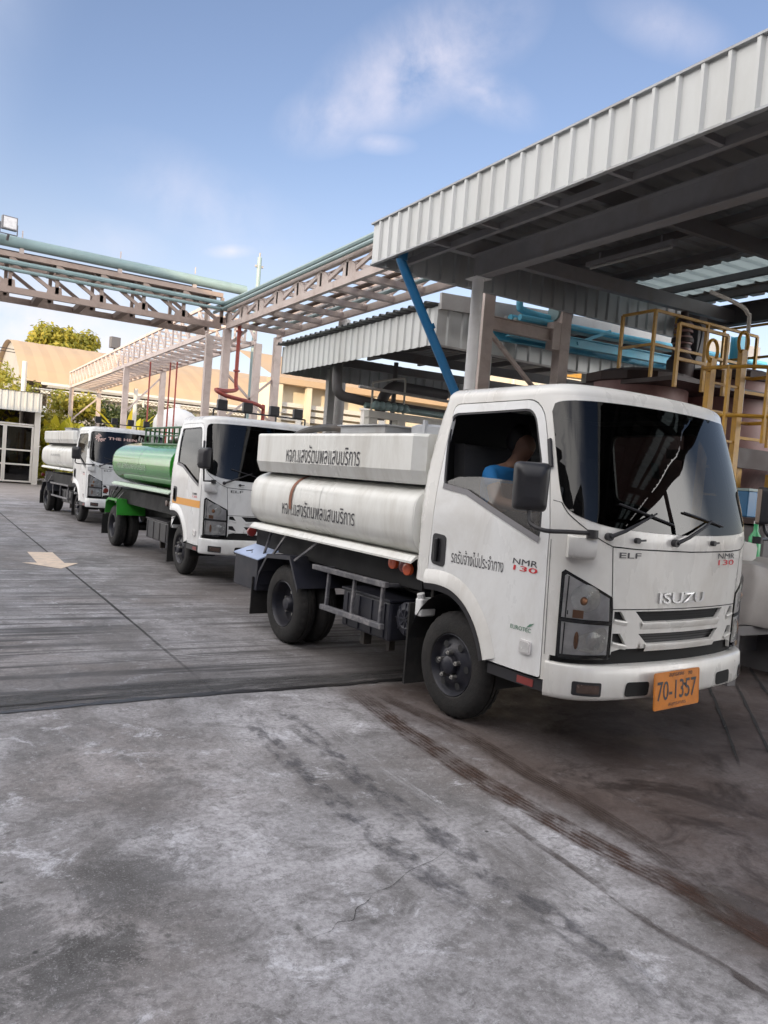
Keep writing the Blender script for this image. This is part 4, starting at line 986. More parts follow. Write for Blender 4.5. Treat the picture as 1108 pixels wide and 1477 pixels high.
        mb.panel(R2, [R3], lambda a, b, t: pf(a, b, .0035), .1, 0, 0, False, False); mb.build('plate_rim', M['plate_orange'], pl)
        mb = MB(); fn = lambda a, b: pf(a, b, .0042)
        text_on(mb, '70-1357', fn, -.225, .215, -.060, .062, 0, .006)
        text_on(mb, 'สมุทรสาคร', fn, -.10, .07, .078, .108, 0, .01); text_on(mb, '70', fn, .115, .165, .082, .104, 0, .01); text_on(mb, 'สมุทรสาคร', fn, -.10, .10, -.108, -.080)
        mb.build('lettering', M['letter_dark'], pl)
        mb = MB(); mb.box(1.22, 1.318, -.24, -.20, .50, .53).box(1.22, 1.318, -.08, -.04, .50, .53); mb.build('plate_bracket', M['black_plastic'], pl)
    # headlights
    for s in (0, 1):
        f = (lambda P: P) if s == 0 else mir
        mb = MB(); mb.panel(f(grow(LAMP, (1.18, .95), 1.03)), [], skin(.002), .05, 0, .01); hl = mb.build('headlight', M['black_gloss'], root)
        up = [(1.028, 1.190), (1.040, 1.200), (1.322, 1.066), (1.333, .925), (1.026, .935)]; lo = [(1.030, .908), (1.335, .898), (1.335, .715), (1.035, .71)]
        mb = MB(); mb.panel(f(up), [], skin(.005), .03, 0, .0); mb.panel(f(lo), [], skin(.005), .03, 0, 0); mb.build('lamp_bowl', M['lamp_grey'], hl)
        # reflectors: shallow dishes
        def dish(cu, cz, ru, rz, m, dome=.0, nm='lamp_reflector', rot=0):
            mb = MB(); V = []; F = []; nr, ns = 5, 20
            for i in range(nr + 1):
                q = i / nr
                for k in range(ns):
                    a = 2 * pi * k / ns; du, dz = cos(a) * ru * q, sin(a) * rz * q; uu = cu + du
                    if s: uu = 2 * UC - uu
                    V.append(S(uu, cz + dz, .0065 + dome * (1 - q * q)))
            for i in range(nr):
                for k in range(ns): F.append((i * ns + k, i * ns + (k + 1) % ns, (i + 1) * ns + (k + 1) % ns, (i + 1) * ns + k))
            mb.add(V, F, 0, True); return mb.build(nm, M[m], hl)
        dish(1.165, 1.06, .095, .085, 'reflector', .006, 'turn_reflector'); dish(1.15, 1.045, .028, .032, 'amber_inner', .016, 'turn_lamp')
        mb = MB(); mb.panel(f(poly_offset_round([(1.12, .825), (1.30, .89), (1.325, .86), (1.325, .75), (1.29, .722), (1.14, .735)], .03, 3)), [], skin(.0075), .025, 0, .0); mb.build('lamp_reflector', M['reflector'], hl)
        dish(1.125, .80, .015, .055, 'amber_inner', .012, 'amber_lamp'); dish(1.235, .80, .055, .060, 'reflector', .008, 'bulb_lens')
        mb = MB(); mb.panel(f([(1.09, .938), (1.155, .936), (1.155, .985), (1.09, .988)]), [], skin(.0085), .03, 0, .0); mb.build('amber_strip', M['amber_inner'], hl)
        line = MB(); line_on(line, f([(1.014, .922), (1.345, .912)]), .010, .016); line_on(line, f([(1.052, 1.19), (1.050, .93)]), .010, .008); line_on(line, f([(1.05, .905), (1.05, .71)]), .010, .008); line.build('lamp_divider', M['black_plastic'], hl)
        mb = MB(); mb.panel(f(LAMP), [], skin(.019), .05, 0, .014); mb.build('lens', M['glass_clear'], hl)
    # wipers, washer jets
    for u, z, u2, z2 in ((1.27, 1.445, 1.66, 1.60), (1.83, 1.425, 2.24, 1.575)):
        mb = MB(); mb.cyl(S(u, z, .0), S(u, z, .035), .024, 12); mb.tube([S(u, z, .03), S(u + .10, z + .035, .045), S(u2 - .1, z2 - .04, .035), S(u2, z2, .022)], [.014, .012, .008, .006], 8)
        n = 14; bl = [S(u2 - .30 + .46 * k / n, z2 + .045 - .11 * k / n * (1 if u < 1.5 else .7), .014) for k in range(n + 1)]; mb.tube(bl, .008, 6)
        mb.build('wiper', M['black_plastic'], root)
    for u in (1.49, 2.26):
        mb = MB(); mb.cyl(S(u, 1.43, 0), S(u, 1.43, .028), .018, 10); mb.bar(S(u, 1.43, .022), S(u + .06, 1.435, .022), .012)
        mb.build('washer_jet', M['black_plastic'], root)
    # corner brackets and mirrors
    for s in (0, 1):
        sg = -1 if s == 0 else 1
        def q(u, z, o): return S(u if s == 0 else 2 * UC - u, z, o)
        mb = MB(); rings = []
        for z, o in ((1.30, .0), (1.305, .06), (1.325, .085), (1.40, .09), (1.43, .08), (1.44, .0)): rings.append([q(1.02 + .17 * k / 8, z, o * (1 if 0 < k < 8 else .0)) for k in range(9)])
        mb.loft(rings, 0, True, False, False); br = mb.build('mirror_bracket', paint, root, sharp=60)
        m = MB(); a = Vector(q(1.14, 1.455, .085)); b = Vector((1.10, sg * 1.25, 1.465)); c_ = Vector((1.02, sg * 1.29, 1.50)); d_ = Vector((1.0, sg * 1.28, 1.58))
        m.cyl(a - Vector((0, 0, .03)), a + Vector((0, 0, .02)), .035, 12); m.tube(catmull([a, a + (b - a) * .5, b, c_, d_, d_ + Vector((0, 0, .1))], 5) if not (spec['kind'] == 'green' and s == 0) else [a, Vector((1.24, -1.08, 1.46)), Vector((1.25, -1.10, 1.70))], .013, 8); m.build('mirror_arm', M['black_plastic'], root)
        mb = MB(); P = poly_offset_round([(-.082, 1.565), (.082, 1.565), (.088, 1.855), (-.088, 1.855)], .035, 5)
        cc_ = Vector((.985, sg * 1.27, 0)); tx = Vector((.62, sg * -.78, 0)).normalized() if s == 0 else Vector((.62, sg * -.78, 0)).normalized(); ty = Vector((0, 0, 1)); tn = tx.cross(ty)
        if spec['kind'] == 'green' and s == 0:
            cc_ = Vector((1.26, -1.10, .06)); tx = Vector((.95, .31, 0)).normalized(); tn = tx.cross(ty)
        if tn.x < 0: tn = -tn
        V = []
        for d, k in ((-.03, 1.0), (.0, 1.0), (.035, .93), (.055, .75), (.06, .4)): V.append([cc_ + tx * (a * 1.22 * k) + ty * (1.71 + (b - 1.71) * k) + tn * d for a, b in P])
        mb.loft(V, 0, True, True, True); mr = mb.build('mirror', M['black_plastic'], root, sharp=50)
        mb = MB(); P2 = poly_offset_round([(-.075, 1.58), (.075, 1.58), (.08, 1.84), (-.08, 1.84)], .03, 4); mb.add([cc_ + tx * (a * 1.22) + ty * b - tn * .0315 for a, b in P2], [tuple(range(len(P2)))]); mb.build('mirror_glass', M['chrome'], mr)
    mb = MB(); mb.bar(S(.935, 1.84, .012), S(.93, 2.02, .012), .03, .02); mb.build('air_vane', M['black_plastic'], root, bevel=.006)
    # lettering on the cab
    mb = MB(); text_on(mb, 'ELF', lambda a, b: S(a, b, .003), 1.368, 1.545, 1.318, 1.352, 0, .010); text_on(mb, 'NMR', lambda a, b: S(a, b, .003), 2.365, 2.62, 1.325, 1.362, 0, .0); mb.build('badge', M['letter_dark'], body)
    mb = MB(); text_on(mb, '130', lambda a, b: S(a, b, .003), 2.375, 2.615, 1.280, 1.317, 0, .010); mb.build('badge', M['letter_red'], body)
    mb = MB(); V, F = glyphs('ISUZU', .012)
    for o in (.003, .014): mb.add([S(1.735 + .475 * a, 1.036 + .068 * b, o) for a, b in V], F)
    o0 = len(V); ed = {}
    for f in F:
        for i in range(len(f)): e = (f[i], f[(i + 1) % len(f)]); ed[e] = 1
    mb.add([S(1.735 + .475 * a, 1.036 + .068 * b, .003) for a, b in V] + [S(1.735 + .475 * a, 1.036 + .068 * b, .014) for a, b in V], [(a, b, b + o0, a + o0) for a, b in ed if (b, a) not in ed])
    mb.build('badge', M['chrome'], body)
    if spec.get('doortext'):
        mb = MB(); text_on(mb, 'รถรับจ้างไม่ประจำทาง', lambda a, b: S(a, b, .004), .01, .54, 1.135, 1.235, 0, .0); mb.build('lettering', M['letter_dark'], door)
        mb = MB(); text_on(mb, 'NMR', lambda a, b: S(a, b, .004), .622, .835, 1.210, 1.247, 0, .0, .02); mb.build('badge', M['letter_dark'], door)
        mb = MB(); text_on(mb, '130', lambda a, b: S(a, b, .004), .630, .838, 1.170, 1.203, 0, .012, .02); mb.build('badge', M['letter_red'], door)
        mb = MB(); text_on(mb, 'EUROTEC', lambda a, b: S(a, b, .004), .650, .83, .795, .822, 0, .01); mb.add([S(a, b, .004) for a, b in ((.79, .825), (.82, .835), (.852, .86), (.815, .85))], [(0, 1, 2, 3)]); mb.build('badge', M['letter_green'], door)
    else:
        mb = MB(); text_on(mb, 'NMR', lambda a, b: S(a, b, .004), .62, .80, 1.24, 1.27, 0, .01); mb.build('badge', M['letter_dark'], door)
        mb = MB(); text_on(mb, '130', lambda a, b: S(a, b, .004), .63, .80, 1.20, 1.23, 0, .01); mb.build('badge', M['letter_red'], door)
    if spec.get('stripe'):
        mb = MB(); mb.panel([(-.245, 1.065), (.915, 1.065), (.912, 1.165), (-.245, 1.165)], [], skin(.004), .08, 0, 0); mb.build('stripe', M['orange_tape'], door)
    # --- chassis ------------------------------------------------------------
    xr = -wb - 1.05
    mb = MB()
    for y in (-.37, .37): mb.box(xr, 1.1, y - .035, y + .035, .55, .75)
    for x in [-.7 - .7 * k for k in range(int((wb + .3) / .7) + 1)]: mb.box(x - .04, x + .04, -.34, .34, .58, .72)
    mb.box(-.3, .95, -.45, .45, .48, .93); mb.box(xr + .1, -.5, -.84, .84, .84, 1.10)
    for x in [xr + .35 + .55 * k for k in range(int((-.6 - xr) / .55))]: mb.box(x - .03, x + .03, -.83, .83, .86, 1.10)
    mb.cyl((0, -.75, .385), (0, .75, .385), .06, 12).cyl((-wb, -.8, .385), (-wb, .8, .385), .08, 12).lathe([(-.16, .02), (-.12, .15), (0, .19), (.12, .15), (.16, .02)], (-wb, 0, .385), (1, 0, 0), 16)
    mb.build('chassis', M['chassis'], root)
    for sd in (-1, 1):
        make_wheel(root, 0, sd * .925, sd); make_wheel(root, -wb, sd * .985, sd, True)
    # mudguards over the rear wheels
    mud = M['green_paint'] if spec['kind'] == 'green' else M['dark_blue_steel']
    for sd in (-1, 1):
        cx = -wb; P = [(cx - .50, .50), (cx - .46, .64), (cx - .30, .835), (cx + .17, .875), (cx + .365, .59)]
        if spec['kind'] == 'green': P = [(cx - .42, .60), (cx - .38, .84), (cx - .22, .90), (cx + .40, .91), (cx + .46, .62)]
        mb = MB(); V = []
        for a, b in P: V += [(a, sd * 1.03, b), (a, sd * .50, b)]
        mb.add(V, [(2 * i, 2 * i + 1, 2 * i + 3, 2 * i + 2) for i in range(len(P) - 1)])
        V2 = [(a, sd * 1.03, b - .035) for a, b in P] + [(a, sd * 1.03, b) for a, b in P]; n = len(P); mb.add(V2, [(i, i + 1, n + i + 1, n + i) for i in range(n - 1)])
        mg = mb.build('mudguard', mud, root, recalc=False); so = mg.modifiers.new('thickness', 'SOLIDIFY'); so.thickness = .006
        mb = MB(); mb.box(cx - .63, cx - .615, min(sd * .50, sd * 1.02), max(sd * .50, sd * 1.02), .17, .56); mb.build('mud_flap', M['rubber'], root)
        mb = MB(); mb.bar((cx - .05, sd * .96, 1.06), (cx - .28, sd * .98, .83), .02).bar((cx + .55, sd * .95, 1.05), (cx + .22, sd * 1.0, .84), .02).bar((cx - .5, sd * .9, 1.04), (cx - .66, sd * .95, .56), .02); mb.build_each('mudguard_stay', M['worn_bar'], root)
    # side equipment
    for sd in (-1, 1):
        x0, x1 = (-1.50, -.78) if wb < 3 else (-1.75, -.62)
        mb = MB(); mb.box(x0, x1, min(sd * .52, sd * .92), max(sd * .52, sd * .92), .38, .70); b_ = mb.build('battery_box', M['dark_blue_steel'] if wb < 3 else M['black_plastic'], root, bevel=.02)
        mb = MB()
        for k in range(4): xx = x0 + .08 + (x1 - x0 - .16) * k / 3; mb.box(xx - .012, xx + .012, min(sd * .915, sd * .93), max(sd * .915, sd * .93), .40, .68)
        mb.box(x0 - .01, x1 + .01, min(sd * .50, sd * .935), max(sd * .50, sd * .935), .70, .72); mb.build('box_ribs', M['dark_blue_steel'] if wb < 3 else M['black_plastic'], b_, bevel=.004)
        if spec['kind'] != 'green':
            mb = MB(); yb = sd * .99; xa, xb = -wb + .58, -.76
            mb.bar((xa, yb, .835), (xb, yb, .845), .045, .045).bar((xa + .18, yb, .50), (xb - .02, yb, .505), .045, .045)
            for k in range(3): xx = xa + .26 + (xb - xa - .32) * k / 2; mb.bar((xx, yb - sd * .012, .84), (xx - .02, yb - sd * .012, .50), .03, .03)
            mb.bar((xb - .05, yb, .84), (xb - .05, sd * .45, .82), .03).bar((xa + .1, yb, .84), (xa + .1, sd * .45, .82), .03)
            mb.build('side_guard', M['worn_bar'], root, bevel=.006)
    mb = MB(); mb.lathe([(0, 0), (0, .06), (-.01, .075), (0, .12), (.015, .135), (.22, .135), (.23, 0)], (-.60, -.90, .60), (0, 1, 0), 28)
    for k in range(8):
        a = 2 * pi * k / 8; mb.bar((-.60, -.905, .60), (-.60 + cos(a) * .125, -.905, .60 + sin(a) * .125), .010, .01)
    mb.build('air_tank', M['dark_blue_steel'], root)
    mb = MB(); mb.box(-.46, -.38, -.93, -.78, .66, .80); mb.cyl((-.42, -.90, .80), (-.42, -.91, .835), .03, 12); mb.build('washer_bottle', M['white_plain'], root, bevel=.015)
    mb = MB(); mb.tube(catmull([(-.40, -.80, .80), (-.55, -.7, .95), (-.7, -.6, .82), (-1.0, -.55, .86), (-1.3, -.55, .78)], 5), .018, 8).tube(catmull([(-1.5, -.6, .78), (-1.2, -.62, .83), (-.9, -.6, .76), (-.6, -.7, .84)], 5), .014, 8).box(-1.36, -1.30, -.80, -.72, .24, .38).box(-1.0, -.95, -.78, -.72, .26, .38)
    mb.build('hoses', M['hose_black'], root)
    for k, (xx, m) in enumerate(((-.84, 'lens_orange'), (-.72, 'lens_red'), (-.64, 'lens_orange'))):
        mb = MB(); mb.lathe([(0, 0), (-.004, .03), (.0, .048), (.03, .05), (.03, 0)], (xx, -.90 + .02 * (k % 2), 1.015 - .012 * k), (-.1, 1, 0), 20); mb.build('marker_lamp', M[m if spec['kind'] == 'front' else 'lens_dark'], root)
    for sd in (-1, 1):
        mb = MB(); mb.lathe([(0, 0), (-.004, .03), (0, .05), (.03, .05), (.03, 0)], (xr + .1, sd * .90, 1.0), (-1, 0, 0), 18); mb.build('tail_lamp', M['lens_red'], root)
    # --- tank ---------------------------------------------------------------
    def sup(a, b, n, k=56): return [((abs(cos(t)) ** (2 / n)) * a * (1 if cos(t) >= 0 else -1), (abs(sin(t)) ** (2 / n)) * b * (1 if sin(t) >= 0 else -1)) for t in [2 * pi * i / k for i in range(k)]]
    x0, x1, zc, hb, ex = spec['tank']; tm = M[spec['tmat']]
    rings = []
    for x, k in ((x0 - .045, .0), (x0 - .042, .5), (x0 - .034, .85), (x0 - .018, .965), (x0, 1.0), (x0 + .06, 1.0)): rings.append((x, k))
    n = 14; rings += [(x0 + .06 + (x1 - x0 - .12) * i / n, 1.0) for i in range(1, n + 1)] + [(x1, 1.0), (x1 + .014, .965), (x1 + .028, .85), (x1 + .036, .5), (x1 + .04, .0)]
    mb = MB(); mb.loft([[(x, a * max(k, .001), zc + b * max(k, .001)) for a, b in sup(1.0, hb, ex)] for x, k in rings], 0, True, True, True); tank = mb.build('tank', tm, root, sharp=40)
    fl = zc - hb
    mb = MB()
    for sd in (-1, 1):
        V = []
        P = [(.80, fl + .05), (.955, fl + .055), (1.0, fl + .012), (1.0, fl - .004), (.95, fl + .03), (.80, fl + .03)]
        mb.loft([[(x, sd * a, b) for a, b in P] for x in (x0 + .02, x1 + .01)], 0, False, True, True)
    mb.build('tank_skirt', M['tank_white'] if spec['kind'] != 'green' else M['letter_pale'], tank)
    mb = MB()
    for x in (x0 + .02, (x0 + x1) / 2, x1 - .02): mb.loft([[(x + d, a * 1.003, zc + b * 1.003) for a, b in sup(1.0, hb, ex)] for d in (-.006, .006)], 0, True, True, False)
    mb.build_each('weld_seam', tm, tank, recalc=False)
    def tside(off):
        S_ = sup(1.0, hb, ex, 400)
        def fn(a, b):
            v = max(-.999, min(.999, (b - zc) / hb)); y = (1 - abs(v) ** ex) ** (1 / ex); return (a, -y - off, b)
        return fn
    if spec.get('box'):
        bx0, bx1, bz0, bz1 = spec['box']; hB = [(.95, bz0), (.962, bz0 + .012), (.992, bz0 + .085), (1.0, bz0 + .105), (1.0, bz1 - .012), (.99, bz1 + .006), (.97, bz1 + .012)]; B = hB + [(-a, b) for a, b in hB[::-1]]
        mb = MB(); mb.loft([[(x, a * k, (b - bz0) * 1.0 + bz0) for a, b in B] for x, k in ((bx0, .985), (bx0 + .02, 1), (bx1 - .10, 1), (bx1, .93))], 0, True, True, True)
        bo = mb.build('upper_tank', M['tank_white'], root, sharp=12)
        mb = MB(); mb.box(bx0 + .02, bx1 - .02, -.86, .86, zc + hb - .05, bz0 + .01); mb.build('tank_gap', M['chassis'], root)
        mb = MB(); mb.box(bx1 - 1.25, bx1 - .55, -.95, -.45, bz1 + .012, bz1 + .075).box(bx1 - 1.28, bx1 - .52, -.97, -.43, bz1 + .075, bz1 + .088); mb.build('hatch', M['sheet_grey'], bo, bevel=.006)
        mb = MB(); mb.lathe([(0, .22), (.07, .22), (.09, .18), (.10, 0)], (bx1 - .30, -.60, bz1 + .012), (0, 0, 1), 24).bar((bx1 - .22, -.8, bz1 + .01), (bx1 - .22, -.8, bz1 + .13), .03); mb.build('manhole', M['tank_grey'], bo)
    if spec.get('text'):
        T = spec['text']
        mb = MB(); f = tside(.004)
        text_on(mb, 'หจก.แสงรัตนพลแสนบริการ', f, *T[0], 0, .0)
        mb.build('lettering', M[T[1]], tank)
    if spec['kind'] == 'front':
        mb = MB(); text_on(mb, 'หจก.แสงรัตนพลแสนบริการ', lambda a, b: (a, -1.004, b), -2.60, -1.28, 1.775, 1.945); mb.build('lettering', M['letter_dark'], bo)
        f = tside(.008); mb = MB(); V = []
        for k in range(13):
            z = zc + hb * .96 - (.37 * k / 12); p = f(-2.46 + .012 * sin(k * .5), z); q = f(-2.405 + .012 * sin(k * .5), z); V += [p, q]
        mb.add(V, [(2 * i, 2 * i + 1, 2 * i + 3, 2 * i + 2) for i in range(12)]); mb.build('strap', M['strap_brown'], tank, recalc=False)
        # tool box with a pale lid behind the wheel
        mb = MB(); mb.box(-3.62, -3.06, -1.0, -.62, .42, .76); tb = mb.build('tool_box', M['dark_blue_steel'], root, bevel=.008)
        mb = MB(); V = [(-3.62, -1.02, .755), (-3.02, -1.02, .745), (-2.86, -.74, .90), (-3.40, -.74, .915)]; mb.add(V + [(a, b, c + .012) for a, b, c in V], [(3, 2, 1, 0), (4, 5, 6, 7), (0, 1, 5, 4), (1, 2, 6, 5), (2, 3, 7, 6), (3, 0, 4, 7)]); mb.build('lid', M['pale_blue_lid'], tb)
        mb = MB(); mb.bar((-3.42, -.96, .79), (-3.34, -.93, .81), .02).bar((-3.34, -.93, .80), (-3.28, -.96, .785), .02); mb.build('latch', M['black_plastic'], tb)
    if spec['kind'] == 'green':
        # walkway rail on the tank top
        mb = MB(); zt = zc + hb; xa, xb = x0 + .75, x1 + .02
        for y in (-.62, .62):
            mb.tube([(xa, y, zt + .24), (xb, y, zt + .24)], .018, 8); mb.tube([(xa, y, zt + .10), (xb, y, zt + .10)], .012, 8); mb.tube([(xa, y * 1.12, zt - .10), (xb, y * 1.12, zt - .10)], .022, 8)
            for k in range(11): xx = xa + (xb - xa) * k / 10; mb.bar((xx, y, zt - .10), (xx, y, zt + .24), .026)
        mb.tube([(xa, -.62, zt + .2), (xa, .62, zt + .2)], .014, 8); mb.tube([(xa + .1, -.7, zt - .05), (xb, -.7, zt - .06)], .02, 8)
        mb.tube(catmull([(xb - 1.1, -.3, zt + .2), (xb - 1.1, -.3, zt + .26), (xb - 1.0, -.3, zt + .28), (xb - .2, -.3, zt + .27), (xb - .1, -.3, zt + .2)], 3), .014, 8)
        mb.build('walkway_rail', M['green_dark'], tank)
        mb = MB(); mb.lathe([(0, .28), (.12, .28), (.15, .22), (.16, 0)], (x1 - 1.0, 0, zt - .02), (0, 0, 1), 24).box(x1 - .7, x1 - .1, -.45, .2, zt - .03, zt + .12).tube(catmull([(x1 - 1.9, -.4, zt), (x1 - 1.5, -.35, zt + .06), (x1 - 1.1, -.42, zt + .10), (x1 - .6, -.36, zt + .13), (x1 - .1, -.42, zt + .06)], 5), .05, 10); mb.build('hatches', M['hose_black'], tank)
        mb = MB()
        mb.bar((-wb + .02, -.93, 1.12), (-wb - .28, -.98, .92), .025).bar((-wb + .32, -.93, 1.12), (-wb + .02, -.98, .92), .025).bar((-wb + .20, -.95, 1.05), (-wb - .05, -.95, 1.05), .02).bar((-wb + .05, -.96, .98), (-wb - .15, -.96, .98), .02); mb.build('tank_ladder', M['chassis'], root)
    if spec.get('lamps'):
        mb = MB(); mb.tube([(.55, -.75, 2.50), (.55, .75, 2.50)], .012, 8)
        for y in (-.75, -.25, .25, .75): mb.bar((.55, y, 2.38), (.55, y, 2.50), .02)
        rk = mb.build('lamp_bar', M['black_plastic'], root)
        for y in spec['lamps']:
            mb = MB(); mb.box(.50, .58, y - .075, y + .075, 2.51, 2.65); l_ = mb.build('roof_lamp', M['black_plastic'], rk, bevel=.012)
    if spec.get('lettered_screen'):
        mb = MB(); text_on(mb, 'THE HEN', lambda a, b: S(a, b, .008), 1.42, 2.15, 2.09, 2.155, 0, .02); mb.build('screen_lettering', M['letter_pink'], sc)
        mb = MB()
        for k in range(8):
            a0_ = rad(60 + 33 * k); P = [(1.24 + .13 * t * cos(a0_ + t * 1.1), 2.125 + .10 * t * sin(a0_ + t * 1.1)) for t in [.25 + .75 * i / 6 for i in range(7)]]; line_on(mb, P, .008, .022)
        mb.build('screen_emblem', M['letter_pink'], sc)
    if spec.get('stickers'):
        mb = MB(); mb.panel([(1.685, 1.83), (1.755, 1.825), (1.755, 1.925), (1.685, 1.93)], [], skin(-.004), .1, 0, 0); mb.build('sticker', M['sticker_green'], sc)
        mb = MB(); mb.panel([(1.80, 1.865), (1.85, 1.863), (1.85, 1.885), (1.80, 1.887)], [], skin(-.004), .1, 0, 0); mb.build('sticker', M['sheet_pale'], sc)
    return root

make_truck('white tank truck nearest the camera, dark windscreen and orange licence plate', (4.24, 4.562, 0), -85.5, 2.50,
           dict(kind='front', window='half', plate=True, doortext=True, tank=(-3.33, -.47, 1.385, .322, 3.7), tmat='tank_white', box=(-3.27, -.46, 1.664, 2.045), text=((-2.61, -1.29, 1.265, 1.415), 'letter_dark'), stickers=True))
make_truck('white truck with a glossy green tank and an orange door stripe, second in the queue', (4.28, 11.665, 0), -87.0, 3.72,
           dict(kind='green', window='full', screen='glass_screen_blue', stripe=True, tank=(-3.90, -.48, 1.60, .425, 2.7), tmat='tank_green', text=((-3.55, -1.75, 1.50, 1.62), 'letter_pale'), lamps=(-.62, -.22, .22, .62)))
make_truck('white tank truck parked last in the queue beside the shed', (4.25, 20.76, 0), -85.5, 3.42,
           dict(kind='rear', window='full', screen='glass_screen_blue', tank=(-4.2, -.52, 1.59, .36, 3.4), tmat='tank_white', box=(-4.0, -.46, 1.95, 2.27), text=((-3.0, -1.9, 1.58, 1.66), 'letter_faded'), lettered_screen=True, lamps=(-.7, -.3, .1, .5)))

# driver -------------------------------------------------------------------
def skin_body(name, verts, edges, m, parent=None, levels=2, root=0):
    me = bpy.data.meshes.new(name); me.from_pydata([v[:3] for v in verts], edges, []); o = bpy.data.objects.new(name, me); col.objects.link(o)
    sk = o.modifiers.new('skin', 'SKIN'); sk.use_smooth_shade = True
    for i, v in enumerate(verts):
        r = v[3]; me.skin_vertices[0].data[i].radius = (r, v[4] if len(v) > 4 else r); me.skin_vertices[0].data[i].use_root = (i == root)
    ss = o.modifiers.new('smooth', 'SUBSURF'); ss.levels = levels; ss.render_levels = levels
    dg = bpy.context.evaluated_depsgraph_get(); m2 = bpy.data.meshes.new_from_object(o.evaluated_get(dg)); o.modifiers.clear(); o.data = m2
    m2.materials.clear(); m2.materials.append(m)
    for p in m2.polygons: p.use_smooth = True
    if parent: o.parent = parent
    return o
t = thing('person', 'driver in a blue shirt leaning forward in the cab of the front truck', 'person', (4.24, 4.562, 0), rad(-85.5))
hy = -.46
skin_body('body', [(-.10, hy, 1.46, .15, .12), (-.12, hy, 1.62, .16, .12), (-.06, hy, 1.76, .17, .12), (-.01, hy, 1.86, .07), (.05, hy, 1.91, .055),
    (.09, hy, 1.97, .085, .078), (.085, hy, 2.05, .088, .08), (.07, hy, 2.10, .055),
    (-.03, hy - .20, 1.78, .062), (.10, hy - .22, 1.58, .05), (.34, hy - .16, 1.56, .038), (.42, hy - .14, 1.57, .03), (-.03, hy + .20, 1.78, .062), (.10, hy + .22, 1.58, .05), (.34, hy + .14, 1.56, .038), (.42, hy + .12, 1.57, .03),
    (.22, hy - .13, 1.45, .09), (.32, hy - .13, 1.12, .06), (.22, hy + .13, 1.45, .09), (.32, hy + .13, 1.12, .06), (.175, hy, 1.985, .02), (.42, hy - .12, 1.10, .045), (.42, hy + .12, 1.10, .045)],
    [(0, 1), (1, 2), (2, 3), (3, 4), (4, 5), (5, 6), (6, 7), (2, 8), (8, 9), (9, 10), (10, 11), (2, 12), (12, 13), (13, 14), (14, 15), (0, 16), (16, 17), (0, 18), (18, 19), (5, 20), (17, 21), (19, 22)], M['skin'], t)
skin_body('shirt', [(-.10, hy, 1.44, .17, .14), (-.125, hy, 1.62, .18, .14), (-.065, hy, 1.765, .175, .13), (-.03, hy, 1.84, .085), (-.03, hy - .21, 1.78, .078), (.04, hy - .225, 1.67, .07), (-.03, hy + .21, 1.78, .078), (.04, hy + .225, 1.67, .07)],
    [(0, 1), (1, 2), (2, 3), (2, 4), (4, 5), (2, 6), (6, 7)], M['shirt_blue'], t)
skin_body('trousers', [(-.10, hy, 1.46, .16, .13), (.22, hy - .13, 1.45, .105), (.30, hy - .13, 1.16, .075), (.22, hy + .13, 1.45, .105), (.30, hy + .13, 1.16, .075)], [(0, 1), (1, 2), (0, 3), (3, 4)], M['trousers'], t)
skin_body('hair', [(-.005, hy, 1.955, .075, .075), (.015, hy, 2.03, .10, .10), (.05, hy, 2.10, .105, .10), (.11, hy, 2.135, .075)], [(0, 1), (1, 2), (2, 3)], M['hair'], t)
for sd in (-1, 1):
    for k in range(4):
        y0 = hy + sd * .12 + (k - 1.5) * .018; mb = MB(); mb.tube(catmull([(.44, y0, 1.58), (.49, y0, 1.585 - .003 * k), (.52, y0, 1.565), (.515, y0, 1.54)], 3), [.009] * 10, 6)
        mb.build('finger', M['skin'], t)
    mb = MB(); mb.tube([(.43, hy + sd * .085, 1.57), (.47, hy + sd * .075, 1.55), (.495, hy + sd * .08, 1.54)], .010, 6); mb.build('thumb', M['skin'], t)
# hose lying on the front truck's tank
mb = MB(); t_ = Matrix.Translation((4.24, 4.562, 0)) @ Matrix.Rotation(rad(-85.5), 4, 'Z')
mb.tube([t_ @ Vector(p) for p in catmull([(-3.25, -.55, 2.085), (-2.9, -.62, 2.12), (-2.4, -.70, 2.14), (-1.95, -.72, 2.12), (-1.6, -.66, 2.10), (-1.55, -.4, 2.10)], 6)], .035, 10)
tag(mb.build('hose', M['hose_black']), 'black hose lying along the top of the front truck tank', 'hose')
# ------------------------------------------------------------------ far warehouse with a vaulted roof
w = thing('warehouse', 'wide cream warehouse with a vaulted roof lit by low sun', 'warehouse', (7, 58, 0))
def vault(x0, x1, y0, y1, ze, zr, n=20):
    P = [(y0 + (y1 - y0) * k / n, ze + (zr - ze) * sin(pi * k / n) ** .85) for k in range(n + 1)]
    return P
P = vault(7, 60, 58, 88, 6.35, 10.6)
mb = MB(); n = len(P)
xs = [5.2 + 55.3 * k / 92 for k in range(93)]
V = []; F = []
for i, x in enumerate(xs):
    for (y, z) in P: V.append((x, y, z + (.03 if i % 2 else 0)))
for i in range(len(xs) - 1):
    for k in range(n - 1): F.append((i * n + k, i * n + k + 1, (i + 1) * n + k + 1, (i + 1) * n + k))
mb.add(V, F, 0, False); inv(w, mb).build('roof', M['roof_cream'], w, recalc=False)
mb = MB(); mb.box(7, 60, 58.6, 58.9, 0, 5.7); inv(w, mb).build('wall', M['wall_grey'], w)
mb = MB(); V = [(5.6, y, 0) for y, z in P] + [(5.6, y, z - .02) for y, z in P]; mb.add(V, [(k, k + 1, n + k + 1, n + k) for k in range(n - 1)]); inv(w, mb).build('gable_wall', M['wall_grey'], w, recalc=False)
mb = MB(); mb.bar((6.5, 58.0, 6.30), (60, 58.0, 6.30), .25, .18); mb.bar((6.5, 58.1, 5.75), (60, 58.1, 5.75), .12, .22)
x = 7
